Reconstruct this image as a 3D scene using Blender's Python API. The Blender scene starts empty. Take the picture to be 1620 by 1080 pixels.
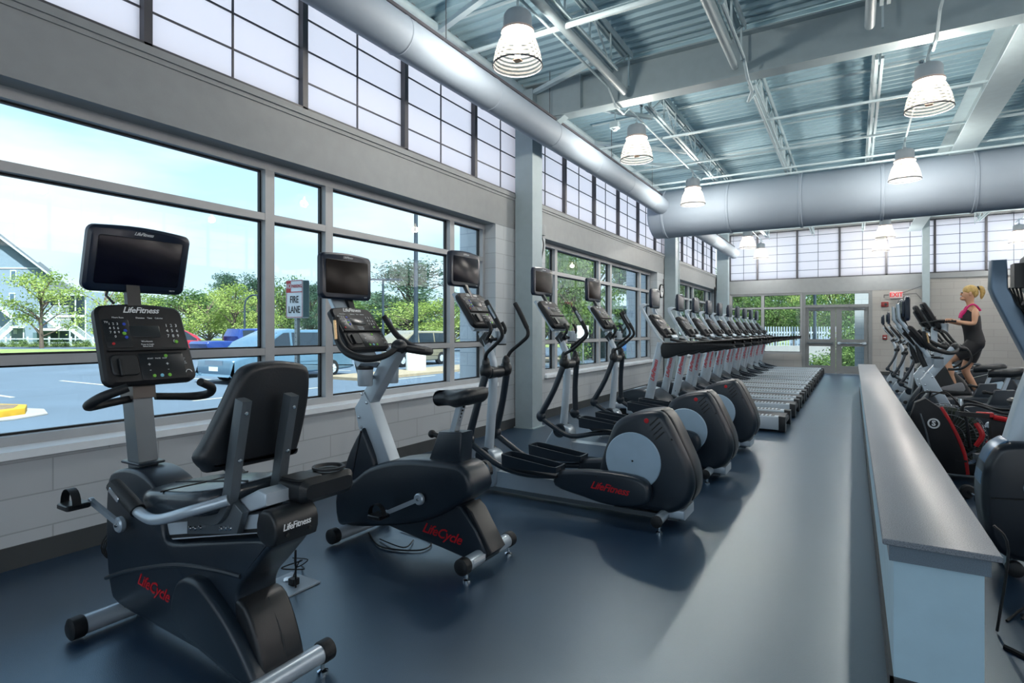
import bpy, bmesh, math, random
from mathutils import Vector, Matrix
random.seed(7)
S = bpy.context.scene
COL = S.collection
# ---------------------------------------------------------------- camera
cam_d = bpy.data.cameras.new('camera'); cam = bpy.data.objects.new('camera', cam_d); COL.objects.link(cam)
cam_d.sensor_width = 36; cam_d.lens = 20.0; cam_d.shift_y = -16/1620; cam_d.clip_end = 600; cam_d.clip_start = .05
cam.location = (4.16, 0, 1.37); cam.rotation_euler = (math.pi/2, 0, math.atan(540/900.))
S.camera = cam
S.view_settings.view_transform = 'Standard'; S.view_settings.look = 'None'
S.view_settings.gamma = 1; S.view_settings.use_curve_mapping = False
S.view_settings.exposure = 0.4
S.cycles.max_bounces = 8; S.cycles.transparent_max_bounces = 12; S.cycles.sample_clamp_indirect = 4
S.cycles.caustics_reflective = False; S.cycles.caustics_refractive = False
# ---------------------------------------------------------------- sky
W = bpy.data.worlds.new('sky'); S.world = W; W.use_nodes = True
nt = W.node_tree; nt.nodes.clear()
def nd(nt, t, **k):
    n = nt.nodes.new(t)
    for a, b in k.items(): setattr(n, a, b)
    return n
out = nd(nt, 'ShaderNodeOutputWorld'); bg = nd(nt, 'ShaderNodeBackground')
tc = nd(nt, 'ShaderNodeTexCoord'); sep = nd(nt, 'ShaderNodeSeparateXYZ'); ramp = nd(nt, 'ShaderNodeValToRGB')
nt.links.new(tc.outputs['Generated'], sep.inputs[0]); nt.links.new(sep.outputs[2], ramp.inputs[0])
e = ramp.color_ramp.elements
e[0].position = 0.0; e[0].color = (.76, .93, 1.0, 1); e[1].position = .75; e[1].color = (.36, .60, .95, 1)
m = ramp.color_ramp.elements.new(.28); m.color = (.56, .79, 1.0, 1)
mp = nd(nt, 'ShaderNodeMapping'); mp.inputs['Scale'].default_value = (1.6, 1.6, 6)
nz = nd(nt, 'ShaderNodeTexNoise'); nz.inputs['Scale'].default_value = 1.5; nz.inputs['Detail'].default_value = 6
nt.links.new(tc.outputs['Generated'], mp.inputs[0]); nt.links.new(mp.outputs[0], nz.inputs[0])
cr = nd(nt, 'ShaderNodeValToRGB'); cr.color_ramp.elements[0].position = .42; cr.color_ramp.elements[1].position = .66
nt.links.new(nz.outputs[0], cr.inputs[0])
mx = nd(nt, 'ShaderNodeMixRGB'); mx.inputs[2].default_value = (.98, 1.0, 1.03, 1)
nt.links.new(cr.outputs[0], mx.inputs[0]); nt.links.new(ramp.outputs[0], mx.inputs[1])
nt.links.new(mx.outputs[0], bg.inputs[0]); bg.inputs[1].default_value = 1.48
nt.links.new(bg.outputs[0], out.inputs[0])
# ---------------------------------------------------------------- sun (from beyond the roof, so it never enters the room)
sl = bpy.data.lights.new('sun', 'SUN'); sl.energy = 15; sl.angle = .05; sl.color = (1, .96, .88)
so = bpy.data.objects.new('sun', sl); COL.objects.link(so)
so.rotation_euler = Vector((-.62, .25, -.9)).to_track_quat('-Z', 'Y').to_euler(); so.location = (20, 0, 30)

# ================================================================ materials
def lin(c):
    return tuple(((v/12.92) if v <= .04045 else ((v+.055)/1.055)**2.4) for v in [x/255. for x in c])
MATS = {}
def mat(name, rgb, rough=.5, metal=0., spec=.5, var=0., vscale=8., bump=0., bscale=60., coat=0., emit=None, estr=0., obj=True, var2=None):
    if name in MATS: return MATS[name]
    m = bpy.data.materials.new(name); m.use_nodes = True; t = m.node_tree; b = t.nodes['Principled BSDF']
    c = lin(rgb) + (1,)
    b.inputs['Base Color'].default_value = c; b.inputs['Roughness'].default_value = rough
    b.inputs['Metallic'].default_value = metal; b.inputs['Specular IOR Level'].default_value = spec
    b.inputs['Coat Weight'].default_value = coat
    tcn = nd(t, 'ShaderNodeTexCoord'); src = tcn.outputs['Object' if obj else 'Generated']
    n = nd(t, 'ShaderNodeTexNoise'); n.inputs['Scale'].default_value = vscale; n.inputs['Detail'].default_value = 4
    t.links.new(src, n.inputs[0])
    r = nd(t, 'ShaderNodeValToRGB'); r.color_ramp.elements[0].position = .3; r.color_ramp.elements[1].position = .7
    v = var if var else .04
    r.color_ramp.elements[0].color = tuple(x*(1-v) for x in c[:3]) + (1,)
    r.color_ramp.elements[1].color = (tuple(min(1, x*(1+v)) for x in c[:3]) + (1,)) if var2 is None else lin(var2)+(1,)
    t.links.new(n.outputs[0], r.inputs[0]); t.links.new(r.outputs[0], b.inputs['Base Color'])
    if bump:
        n2 = nd(t, 'ShaderNodeTexNoise'); n2.inputs['Scale'].default_value = bscale; n2.inputs['Detail'].default_value = 3
        t.links.new(src, n2.inputs[0]); bp = nd(t, 'ShaderNodeBump'); bp.inputs['Strength'].default_value = bump; bp.inputs['Distance'].default_value = .01
        t.links.new(n2.outputs[0], bp.inputs['Height']); t.links.new(bp.outputs[0], b.inputs['Normal'])
    if emit:
        b.inputs['Emission Color'].default_value = lin(emit)+(1,); b.inputs['Emission Strength'].default_value = estr
    MATS[name] = m
    return m
def block_mat(name, rgb, mortar, sx=.4, sz=.2, axis='y', bump=.35, ms=.006):
    m = bpy.data.materials.new(name); m.use_nodes = True; t = m.node_tree; b = t.nodes['Principled BSDF']
    b.inputs['Roughness'].default_value = .55
    tcn = nd(t, 'ShaderNodeTexCoord'); sp = nd(t, 'ShaderNodeSeparateXYZ'); cb = nd(t, 'ShaderNodeCombineXYZ')
    t.links.new(tcn.outputs['Object'], sp.inputs[0])
    t.links.new(sp.outputs[1 if axis == 'y' else 0], cb.inputs[0]); t.links.new(sp.outputs[2], cb.inputs[1])
    br = nd(t, 'ShaderNodeTexBrick'); br.inputs['Scale'].default_value = 1; br.inputs['Brick Width'].default_value = sx
    br.inputs['Row Height'].default_value = sz; br.inputs['Mortar Size'].default_value = ms; br.inputs['Mortar Smooth'].default_value = .3
    br.inputs['Color1'].default_value = lin(rgb)+(1,); br.inputs['Color2'].default_value = tuple(x*.94 for x in lin(rgb))+(1,)
    br.inputs['Mortar'].default_value = lin(mortar)+(1,)
    t.links.new(cb.outputs[0], br.inputs[0]); t.links.new(br.outputs[0], b.inputs['Base Color'])
    bp = nd(t, 'ShaderNodeBump'); bp.invert = True; bp.inputs['Strength'].default_value = bump; bp.inputs['Distance'].default_value = .01
    t.links.new(br.outputs['Fac'], bp.inputs['Height']); t.links.new(bp.outputs[0], b.inputs['Normal'])
    MATS[name] = m
    return m
def glass_mat(name, tint, refl=.06, rough=.0):
    m = bpy.data.materials.new(name); m.use_nodes = True; t = m.node_tree; t.nodes.clear()
    o = nd(t, 'ShaderNodeOutputMaterial'); tr = nd(t, 'ShaderNodeBsdfTransparent'); gl = nd(t, 'ShaderNodeBsdfGlossy')
    tr.inputs[0].default_value = tint+(1,); gl.inputs['Roughness'].default_value = rough
    lw = nd(t, 'ShaderNodeLayerWeight'); lw.inputs[0].default_value = .18
    ma = nd(t, 'ShaderNodeMath', operation='MULTIPLY_ADD'); ma.inputs[1].default_value = .28; ma.inputs[2].default_value = refl
    nzz = nd(t, 'ShaderNodeTexNoise'); nzz.inputs['Scale'].default_value = .6
    mm = nd(t, 'ShaderNodeMixShader'); t.links.new(lw.outputs['Fresnel'], ma.inputs[0]); t.links.new(ma.outputs[0], mm.inputs[0])
    t.links.new(tr.outputs[0], mm.inputs[1]); t.links.new(gl.outputs[0], mm.inputs[2]); t.links.new(mm.outputs[0], o.inputs[0])
    MATS[name] = m
    return m
def translucent_mat(name, rgb, trans=.3, mixf=.75, wave=0):
    m = bpy.data.materials.new(name); m.use_nodes = True; t = m.node_tree; t.nodes.clear()
    o = nd(t, 'ShaderNodeOutputMaterial'); tl = nd(t, 'ShaderNodeBsdfTranslucent'); df = nd(t, 'ShaderNodeBsdfDiffuse'); tp = nd(t, 'ShaderNodeBsdfTransparent')
    c = lin(rgb)+(1,)
    tl.inputs[0].default_value = c; df.inputs[0].default_value = c; tp.inputs[0].default_value = (1, .97, .92, 1) if trans else c
    a = nd(t, 'ShaderNodeMixShader'); a.inputs[0].default_value = mixf
    t.links.new(df.outputs[0], a.inputs[1]); t.links.new(tl.outputs[0], a.inputs[2])
    b = nd(t, 'ShaderNodeMixShader'); b.inputs[0].default_value = trans
    t.links.new(a.outputs[0], b.inputs[1]); t.links.new(tp.outputs[0], b.inputs[2])
    if wave:
        tcn = nd(t, 'ShaderNodeTexCoord'); w = nd(t, 'ShaderNodeTexWave'); w.bands_direction = 'Z'; w.inputs['Scale'].default_value = wave
        t.links.new(tcn.outputs['Object'], w.inputs[0])
        mr = nd(t, 'ShaderNodeMapRange'); mr.inputs[3].default_value = trans*.7; mr.inputs[4].default_value = min(1, trans*1.22)
        t.links.new(w.outputs[1], mr.inputs[0]); t.links.new(mr.outputs[0], b.inputs[0])
    t.links.new(b.outputs[0], o.inputs[0]); MATS[name] = m
    return m
PAINT = mat('wall_paint_grey', (146, 150, 152), .6, bump=.05, bscale=90)
BLOCK = block_mat('painted_block_wall', (186, 192, 196), (158, 163, 167), .61, .203, 'y', .2, .005)
BLOCKX = block_mat('painted_block_wall_back', (168, 166, 162), (146, 144, 140), .61, .203, 'x', .2, .005)
CEILP = mat('deck_paint', (166, 196, 208), .6, var=.08, vscale=.7)
STEELW = mat('white_steel_paint', (186, 204, 210), .5)
STEELG = mat('grey_steel_paint', (156, 172, 178), .5)
ALU = mat('window_frame_aluminium', (168, 170, 172), .42, .1)
ALUD = mat('dark_frame_bronze', (74, 74, 80), .5)
SILL = mat('white_sill', (240, 246, 250), .22)
BASEB = mat('dark_rubber_base', (58, 62, 64), .55)
RUB = mat('black_rubber_floor', (19, 44, 68), .31, spec=.5, var=.18, vscale=1.3, bump=.12, bscale=220)  # black rubber; blue daylight cast is put into base colour and specular tint
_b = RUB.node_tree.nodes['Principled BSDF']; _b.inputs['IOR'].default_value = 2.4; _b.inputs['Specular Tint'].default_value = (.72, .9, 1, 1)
GLASS = glass_mat('window_glass', (.76, .82, .84), .02)
KAL = translucent_mat('fibreglass_panel', (252, 246, 246), 0., .93)
SHROUD = mat('charcoal_shroud_plastic', (28, 38, 48), .34, var=.1, vscale=3, bump=.05, bscale=400)
SHROUD2 = mat('black_shroud_plastic', (20, 23, 27), .4, var=.1, bump=.05, bscale=300)
SILV = mat('silver_metallic_paint', (176, 188, 198), .32, .4, var=.04)
SILVL = mat('light_silver_plastic', (184, 196, 206), .42, .2)
DKSIL = mat('grey_metallic_paint', (100, 108, 114), .38, .5)
RUBB = mat('black_foam_grip', (17, 19, 22), .55, bump=.15, bscale=200)
VINYL = mat('black_vinyl', (24, 28, 33), .42, bump=.08, bscale=120)
CONS = mat('console_black', (22, 23, 27), .5, spec=.35)
TVB = mat('screen_bezel_navy', (7, 24, 46), .32, coat=.0)
SCR = mat('dark_glass_screen', (5, 6, 24), .22, spec=.25)
SCRB = mat('brown_reflecting_screen', (22, 13, 9), .3, spec=.2)
LCD = mat('grey_lcd', (40, 43, 45), .3)
CHR = mat('chrome', (200, 205, 210), .12, 1.)
WTXT = mat('white_print', (225, 228, 230), .5)
RTXT = mat('red_print', (190, 22, 34), .45)
GRN = mat('green_button', (120, 190, 60), .4)
BLU = mat('blue_button', (35, 70, 190), .4)
LBL = mat('light_blue_button', (120, 190, 215), .4)
REDB = mat('red_paint', (176, 18, 26), .4)
COUNT = mat('speckled_grey_countertop', (136, 141, 148), .36, spec=.3, var=.05, vscale=2)
CAB = mat('cable_black', (14, 15, 17), .5)
def speckle(m, dark, sc=900):
    t = m.node_tree; b = t.nodes['Principled BSDF']; l = b.inputs['Base Color'].links[0]; s = l.from_socket
    n = nd(t, 'ShaderNodeTexNoise'); n.inputs['Scale'].default_value = sc; n.inputs['Detail'].default_value = 1
    tcn = nd(t, 'ShaderNodeTexCoord'); t.links.new(tcn.outputs['Object'], n.inputs[0])
    r = nd(t, 'ShaderNodeValToRGB'); r.color_ramp.elements[0].position = .48; r.color_ramp.elements[1].position = .62
    t.links.new(n.outputs[0], r.inputs[0]); mxx = nd(t, 'ShaderNodeMixRGB'); mxx.inputs[2].default_value = lin(dark)+(1,)
    t.links.new(r.outputs[0], mxx.inputs[0]); t.links.new(s, mxx.inputs[1]); t.links.new(mxx.outputs[0], b.inputs['Base Color'])
speckle(COUNT, (104, 110, 118), 260)

# ================================================================ mesh helpers
def catmull(pts, n=6, closed=False):
    P = [Vector(p) for p in pts]; N = len(P); o = []
    rng = range(N) if closed else range(N-1)
    for i in rng:
        p0 = P[(i-1) % N] if (closed or i > 0) else P[0]; p1 = P[i]; p2 = P[(i+1) % N]
        p3 = P[(i+2) % N] if (closed or i < N-2) else P[-1]
        for k in range(n):
            t = k/n
            o.append(.5*((2*p1)+(-p0+p2)*t+(2*p0-5*p1+4*p2-p3)*t*t+(-p0+3*p1-3*p2+p3)*t*t*t))
    if not closed: o.append(P[-1])
    return o
class MB:
    def __init__(s): s.v = []; s.f = []
    def add(s, vs, fs):
        b = len(s.v); s.v += [Vector(v) for v in vs]; s.f += [tuple(b+i for i in f) for f in fs]; return s
    def box(s, x0, x1, y0, y1, z0, z1):
        v = [(x, y, z) for z in (z0, z1) for y in (y0, y1) for x in (x0, x1)]
        return s.add(v, [(0, 2, 3, 1), (4, 5, 7, 6), (0, 1, 5, 4), (2, 6, 7, 3), (0, 4, 6, 2), (1, 3, 7, 5)])
    def bar(s, p0, p1, w, h, up=(0, 0, 1)):
        p0 = Vector(p0); p1 = Vector(p1); d = (p1-p0).normalized(); a = d.cross(Vector(up))
        if a.length < 1e-4: a = d.cross(Vector((1, 0, 0)))
        a.normalize(); b = a.cross(d).normalized(); a *= w/2; b *= h/2
        v = [p0-a-b, p0+a-b, p0+a+b, p0-a+b, p1-a-b, p1+a-b, p1+a+b, p1-a+b]
        return s.add(v, [(0, 1, 2, 3), (7, 6, 5, 4), (0, 4, 5, 1), (1, 5, 6, 2), (2, 6, 7, 3), (3, 7, 4, 0)])
    def tube(s, pts, r, n=12, smooth=0, caps=True, sy=1., sq=None, closed=False):
        P = [Vector(p) for p in pts]; R = list(r) if hasattr(r, '__len__') else [r]*len(P)
        if smooth:
            Q = catmull(P, smooth, closed); RR = []
            for i in range(len(Q)):
                t = i/smooth; a = int(t) % len(R); b = (a+1) % len(R) if closed else min(a+1, len(R)-1); RR.append(R[a]*(1-(t % 1))+R[b]*(t % 1))
            P, R = Q, RR
        N = len(P); d = [(P[(i+1) % N if closed else min(i+1, N-1)]-P[(i-1) % N if closed else max(i-1, 0)]).normalized() for i in range(N)]
        a = d[0].cross(Vector((0, 1, 0)))
        if a.length < .1: a = d[0].cross(Vector((0, 0, 1)))
        a.normalize(); vs = []
        for i in range(N):
            a = (a-d[i]*a.dot(d[i]))
            if a.length < 1e-5: a = d[i].orthogonal()
            a.normalize(); b = d[i].cross(a)
            for k in range(n):
                q = 2*math.pi*k/n; ca, sa = math.cos(q), math.sin(q)
                if sq: ca = math.copysign(abs(ca)**sq, ca); sa = math.copysign(abs(sa)**sq, sa)
                vs.append(P[i]+a*ca*R[i]+b*sa*R[i]*sy)
        fs = [(i*n+k, i*n+(k+1) % n, ((i+1) % N)*n+(k+1) % n, ((i+1) % N)*n+k) for i in range(N if closed else N-1) for k in range(n)]
        if caps and not closed: fs += [tuple(range(n))[::-1], tuple((N-1)*n+k for k in range(n))]
        return s.add(vs, fs)
    def lathe(s, prof, c, ax=(0, 0, 1), n=24):
        ax = Vector(ax).normalized(); a = ax.orthogonal().normalized(); b = ax.cross(a); c = Vector(c); vs = []
        for r, h in prof:
            for k in range(n):
                q = 2*math.pi*k/n; vs.append(c+ax*h+(a*math.cos(q)+b*math.sin(q))*max(r, 1e-4))
        N = len(prof)
        return s.add(vs, [(i*n+k, i*n+(k+1) % n, (i+1)*n+(k+1) % n, (i+1)*n+k) for i in range(N-1) for k in range(n)])
    def disc(s, c, r, t, ax, n=32, b=None):
        b = min(t*.3, r*.2) if b is None else b
        return s.lathe([(0, -t/2), (r-b, -t/2), (r, -t/2+b), (r, t/2-b), (r-b, t/2), (0, t/2)], c, ax, n)
    def ell(s, c, rx, ry, rz, n=16, m=10):
        vs = []; c = Vector(c)
        for i in range(m+1):
            p = math.pi*i/m
            for k in range(n):
                q = 2*math.pi*k/n; vs.append(c+Vector((rx*math.sin(p)*math.cos(q), ry*math.sin(p)*math.sin(q), rz*math.cos(p))))
        return s.add(vs, [(i*n+k, (i+1)*n+k, (i+1)*n+(k+1) % n, i*n+(k+1) % n) for i in range(m) for k in range(n)])
    def shell(s, prof, y0, y1, r=.02, smooth=4, axis='y', sub=3, bulge=0.):
        """closed side outline (a, z) swept across its width with rounded edges"""
        Q = [Vector((p[0], p[1])) for p in prof]
        if smooth: Q = [Vector((q.x, q.y)) for q in catmull([(q.x, q.y, 0) for q in Q], smooth, True)]
        A = sum(Q[i].x*Q[(i+1) % len(Q)].y-Q[(i+1) % len(Q)].x*Q[i].y for i in range(len(Q)))
        if A < 0: Q.reverse()
        N = len(Q); nr = []
        for i in range(N):
            d = (Q[(i+1) % N]-Q[i-1]); nr.append(Vector((-d.y, d.x)).normalized() if d.length > 1e-7 else Vector((0, 0)))
        rings = []
        for k in range(sub+1):
            q = math.pi/2*k/sub; rings.append((r*(1-math.sin(q)), y0+r*(1-math.cos(q))))
        for k in range(sub, -1, -1):
            q = math.pi/2*k/sub; rings.append((r*(1-math.sin(q)), y1-r*(1-math.cos(q))))
        vs = []
        for ins, y in rings:
            for i in range(N):
                p = Q[i]+nr[i]*ins
                vs.append((p.x, y, p.y) if axis == 'y' else ((y, p.x, p.y) if axis == 'x' else (p.x, p.y, y)))
        M = len(rings)
        fs = [(j*N+i, j*N+(i+1) % N, (j+1)*N+(i+1) % N, (j+1)*N+i) for j in range(M-1) for i in range(N)]
        fs += [tuple(range(N))[::-1], tuple((M-1)*N+i for i in range(N))]
        return s.add(vs, fs)
    def slab(s, c, u, v, w, h, t, cr=.02, be=.006, top=1., n=4, arch=0.):
        """rounded rectangle plate: centre, unit right u, unit up v; thickness t along u x v"""
        u = Vector(u).normalized(); v = Vector(v).normalized(); nn = u.cross(v); c = Vector(c)
        o = []
        for (sx, sy, a0) in ((1, 1, 0), (-1, 1, 90), (-1, -1, 180), (1, -1, 270)):
            for k in range(n+1):
                q = math.radians(a0+90*k/n); o.append(((w/2-cr)*sx+cr*math.cos(q), (h/2-cr)*sy+cr*math.sin(q)))
        if arch:
            i0 = n+1; ins = [((w/2-cr)*(1-2*k/8.), h/2+arch*math.sin(math.pi*k/8)) for k in range(1, 8)]
            o = o[:i0]+ins+o[i0:]
        vs = []; N = len(o)
        for (i, z) in ((be, -t/2), (0, -t/2+be), (0, t/2-be), (be, t/2)):
            for (x, y) in o:
                f = 1-i/(w/2); g = 1-i/(h/2); k = 1+(top-1)*(y/h+.5)
                vs.append(c+u*x*f*k+v*y*g+nn*z)
        fs = [(j*N+i, j*N+(i+1) % N, (j+1)*N+(i+1) % N, (j+1)*N+i) for j in range(3) for i in range(N)]
        fs += [tuple(range(N))[::-1], tuple(3*N+i for i in range(N))]
        return s.add(vs, fs)
    def bolt(s, c, ax, r=.008): return s.lathe([(0, .006), (r*.8, .005), (r, 0), (r, -.004)], c, ax, 10)
    def build(s, name, m, parent=None, ang=38, org=None):
        me = bpy.data.meshes.new(name); o0 = Vector(org) if org is not None else ORG
        if parent is None and org is None:
            xs = [v.x for v in s.v]; ys = [v.y for v in s.v]; zs = [v.z for v in s.v]
            o0 = Vector(((min(xs)+max(xs))/2, (min(ys)+max(ys))/2, min(zs)))
        me.from_pydata([tuple(v-o0) for v in s.v], [], s.f)
        bm = bmesh.new(); bm.from_mesh(me); bmesh.ops.remove_doubles(bm, verts=bm.verts, dist=1e-5)
        bmesh.ops.recalc_face_normals(bm, faces=bm.faces); ca = math.radians(ang)
        for f in bm.faces: f.smooth = True
        for ed in bm.edges:
            if len(ed.link_faces) == 2:
                try: ed.smooth = ed.calc_face_angle() < ca
                except ValueError: pass
            else: ed.smooth = False
        bm.to_mesh(me); bm.free(); me.materials.append(m)
        o = bpy.data.objects.new(name, me); COL.objects.link(o)
        if parent is not None: o.parent = parent
        else: o.location = o0
        return o
ORG = Vector((0, 0, 0))
def tag(o, label=None, cat=None, group=None, kind=None):
    if label: o['label'] = label
    if cat: o['category'] = cat
    if group: o['group'] = group
    if kind: o['kind'] = kind
    return o
def thing(name, label, cat, loc=(0, 0, 0), group=None):
    global ORG
    ORG = Vector(loc); o = bpy.data.objects.new(name, None); COL.objects.link(o); o.location = loc; o.empty_display_size = .1
    return tag(o, label, cat, group)
def struct(name, mb, m, org=None):
    o = mb.build(name, m, None, org=(0, 0, 0) if org is None else org); o['kind'] = 'structure'; return o
KIDS = {}
def copy_tree(o, parent=None):
    c = o.copy(); COL.objects.link(c)
    if parent is not None: c.parent = parent
    for ch in [x for x in bpy.data.objects if x.parent == o]: copy_tree(ch, c)
    return c
def text(body, c, size, u, v, m, parent, name='lettering', ex=.0008, shear=0., align='CENTER', xs=1., off=0., sp=1., lead=1.):
    cu = bpy.data.curves.new('t', 'FONT'); cu.body = body; cu.size = size; cu.extrude = ex; cu.shear = shear
    cu.align_x = align; cu.align_y = 'CENTER'; cu.resolution_u = 2; cu.offset = off; cu.space_character = sp; cu.space_line = lead
    to = bpy.data.objects.new('t', cu); me = bpy.data.meshes.new_from_object(to)
    bpy.data.objects.remove(to); bpy.data.curves.remove(cu)
    u = Vector(u).normalized(); v = Vector(v).normalized(); n = u.cross(v); c = Vector(c)-ORG if parent is not None else Vector(c)
    M = Matrix((( u.x*xs, v.x, n.x, c.x), (u.y*xs, v.y, n.y, c.y), (u.z*xs, v.z, n.z, c.z), (0, 0, 0, 1)))
    me.transform(M); me.materials.clear(); me.materials.append(m); me.name = name
    o = bpy.data.objects.new(name, me); COL.objects.link(o)
    if parent is not None: o.parent = parent
    return o

# ================================================================ the room
YB = 21.17; YF = -3.0; XR = 12.0; ZC = 4.98
WINS = [(-2.2, 6.50, [-1.6, 3.10, 3.75, 5.71]), (7.95, 13.91, [8.63, 10.56, 11.18, 13.08]), (15.9, 21.10, [16.4, 17.73, 18.32, 20.30])]
ZS, ZH = .67, 2.83
w = MB(); w.box(-.3, 0, YF-.3, YB+.3, -.4, ZS)
ys = [YF-.3]+[q for a in WINS for q in a[:2]]+[YB+.3]
for i in range(0, len(ys), 2): w.box(-.3, 0, ys[i], ys[i+1], ZS, ZH)
wl = struct('wall_left', w, BLOCK)
h = MB().box(-.3, .004, YF-.3, YB+.3, ZH, 3.29).box(-.3, 0, YF-.3, YB+.3, 4.74, 5.15)
tag(h.build('header', PAINT, wl, org=(0, 0, 0)), 'smooth grey painted band above the windows')
struct('trim_1', MB().box(-.1, .03, YF, YB, 3.27, 3.325).box(-.1, .015, YF, YB, 3.235, 3.27), PAINT)
def window(n, y0, y1, mul, z0, z1, rails, axis='y', depth=-.28, mw=.07, sill=True):
    f = MB()
    def B(a0, a1, zz0, zz1, d0=depth, d1=depth+.11):
        if axis == 'y': f.box(d0, d1, a0, a1, zz0, zz1)
        else: f.box(a0, a1, YB-d1, YB-d0, zz0, zz1)
    B(y0, y1, z0, z0+.07, depth+.001, depth+.112); B(y0, y1, z1-.07, z1, depth+.001, depth+.112); B(y0, y0+.06, z0, z1); B(y1-.06, y1, z0, z1)
    for y in mul: B(y, y+mw+.02, z0, z1)
    for z in rails: B(y0, y1, z, z+.06, depth+.002, depth+.108)
    fr = struct('window_%d' % n, f, ALU)
    # dark gaskets round every pane, set back from the frame face
    g = MB(); f2 = f; f = g; e = sorted([y0+.06]+[q for y in mul for q in (y, y+mw+.02)]+[y1-.06]); zz = sorted([z0+.07]+[q for z in rails for q in (z, z+.06)]+[z1-.07])
    for i in range(0, len(e), 2):
        for k in range(0, len(zz), 2):
            a0, a1, b0, b1 = e[i], e[i+1], zz[k], zz[k+1]; t = .014
            D0, D1 = depth+.02, depth+.05
            B(a0, a1, b0, b0+t, D0, D1); B(a0, a1, b1-t, b1, D0, D1); B(a0, a0+t, b0, b1, D0, D1); B(a1-t, a1, b0, b1, D0, D1)
    g.build('gasket', CAB, fr, org=(0, 0, 0)); f = MB(); B(y0+.03, y1-.03, z0+.03, z1-.03, depth+.03, depth+.038)
    tag(f.build('glass_pane', GLASS, fr, org=(0, 0, 0)), 'clear blue-tinted glass')
    if sill and axis == 'y':
        MB().box(depth, .04, y0-.02, y1+.02, z0-.035, z0+.012).build('window_sill', SILL, fr, org=(0, 0, 0))
    return fr
for i, (a, b, mu) in enumerate(WINS): window(i+1, a, b, mu, ZS, ZH, [1.165, 2.325])
window(4, .43, 2.70, [1.44], .61, 2.66, [2.13], axis='x', depth=-.14)
# back wall
w = MB(); yb0, yb1 = YB, YB+.3
for b in ((-.3, .43, -.4, 2.66), (.43, 2.70, -.4, .61), (4.66, 5.94, -.4, 2.66), (5.94, XR+.3, -.4, 2.95)): w.box(b[0], b[1], yb0, yb1, b[2], b[3])
wb = struct('wall_back', w, BLOCKX)
tag(MB().box(-.3, 5.94, YB-.006, yb1, 2.66, 3.12).box(5.94, XR, YB-.04, yb1, 2.97, 3.12).box(5.94, XR, YB-.02, yb1, 2.95, 2.97).box(-.3, XR, YB, yb1, 4.74, 5.15).build('header', PAINT, wb, org=(0, 0, 0)), 'smooth grey painted band above the doors')
struct('wall_right', MB().box(XR, XR+.3, YF-.3, YB+.3, -.4, 3.29).box(XR, XR+.3, YF-.3, YB+.3, 4.74, 5.15), BLOCK)
struct('wall_front', MB().box(-.3, XR+.3, YF-.3, YF, -.4, .7).box(-.3, XR+.3, YF-.3, YF, 3.3, 5.15).box(-.3, .6, YF-.3, YF, .7, 3.3).box(5.8, 6.4, YF-.3, YF, .7, 3.3).box(XR-.6, XR+.3, YF-.3, YF, .7, 3.3), BLOCKX)  # unseen wall behind the camera; its openings are added for fill light
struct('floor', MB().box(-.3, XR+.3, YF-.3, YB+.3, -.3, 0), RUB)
bb = MB(); bb.box(0, .012, YF, YB, 0, .13); struct('baseboard_left', bb, BASEB)
struct('baseboard_back', MB().box(0, 2.70, YB-.012, YB, 0, .12).box(4.7, XR, YB-.012, YB, 0, .12), BASEB)
# clerestory of translucent panels
MAJ = [20.34, 19.03, 17.72, 16.42, 15.10, 13.82, 12.53, 11.26, 9.99, 8.71, 7.38, 6.04, 4.71, 3.38, 2.07, .76, -.55, -1.86]
def clere(n, a0, a1, maj, z0, axis, pos, sgn):
    f = MB(); p = MB(); mth = MB()
    def B(M, x0, x1, zz0, zz1, d0, d1):
        q = sorted((pos+sgn*d0, pos+sgn*d1))
        if axis == 'y': M.box(q[0], q[1], x0, x1, zz0, zz1)
        else: M.box(x0, x1, q[0], q[1], zz0, zz1)
    z1 = 4.75
    for y in maj: B(f, y-.028, y+.028, z0, z1, -.10, .0)
    B(f, a0, a1, z0, z0+.035, -.1, 0); B(f, a0, a1, z1-.03, z1, -.1, 0)
    mm = sorted(maj+[a0, a1])
    for i in range(len(mm)-1):
        if mm[i+1]-mm[i] > .9: c = (mm[i]+mm[i+1])/2; B(mth, c-.007, c+.007, z0, z1, -.062, -.048)
    z = z0+.285
    while z < z1-.05: B(mth, a0, a1, z-.0065, z+.0065, -.0625, -.049); z += .285
    B(p, a0, a1, z0, z1, -.09, -.06)
    fr = struct('window_%d' % n, f, ALUD); mth.build('muntin_grid', ALUD, fr, org=(0, 0, 0))
    tag(p.build('translucent_panel', KAL, fr, org=(0, 0, 0)), 'milky white translucent panels')
clere(5, YF, YB, MAJ, 3.32, 'y', 0, 1)
clere(6, 0, XR, [.42, 1.32, 2.55, 3.78, 5.04, 6.26, 7.46, 8.69, 9.92, 11.15], 3.12, 'x', YB, -1)
clere(7, YF, YB, MAJ, 3.29, 'y', XR, -1)  # unseen right-wall clerestory, added to bring in fill light
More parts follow.
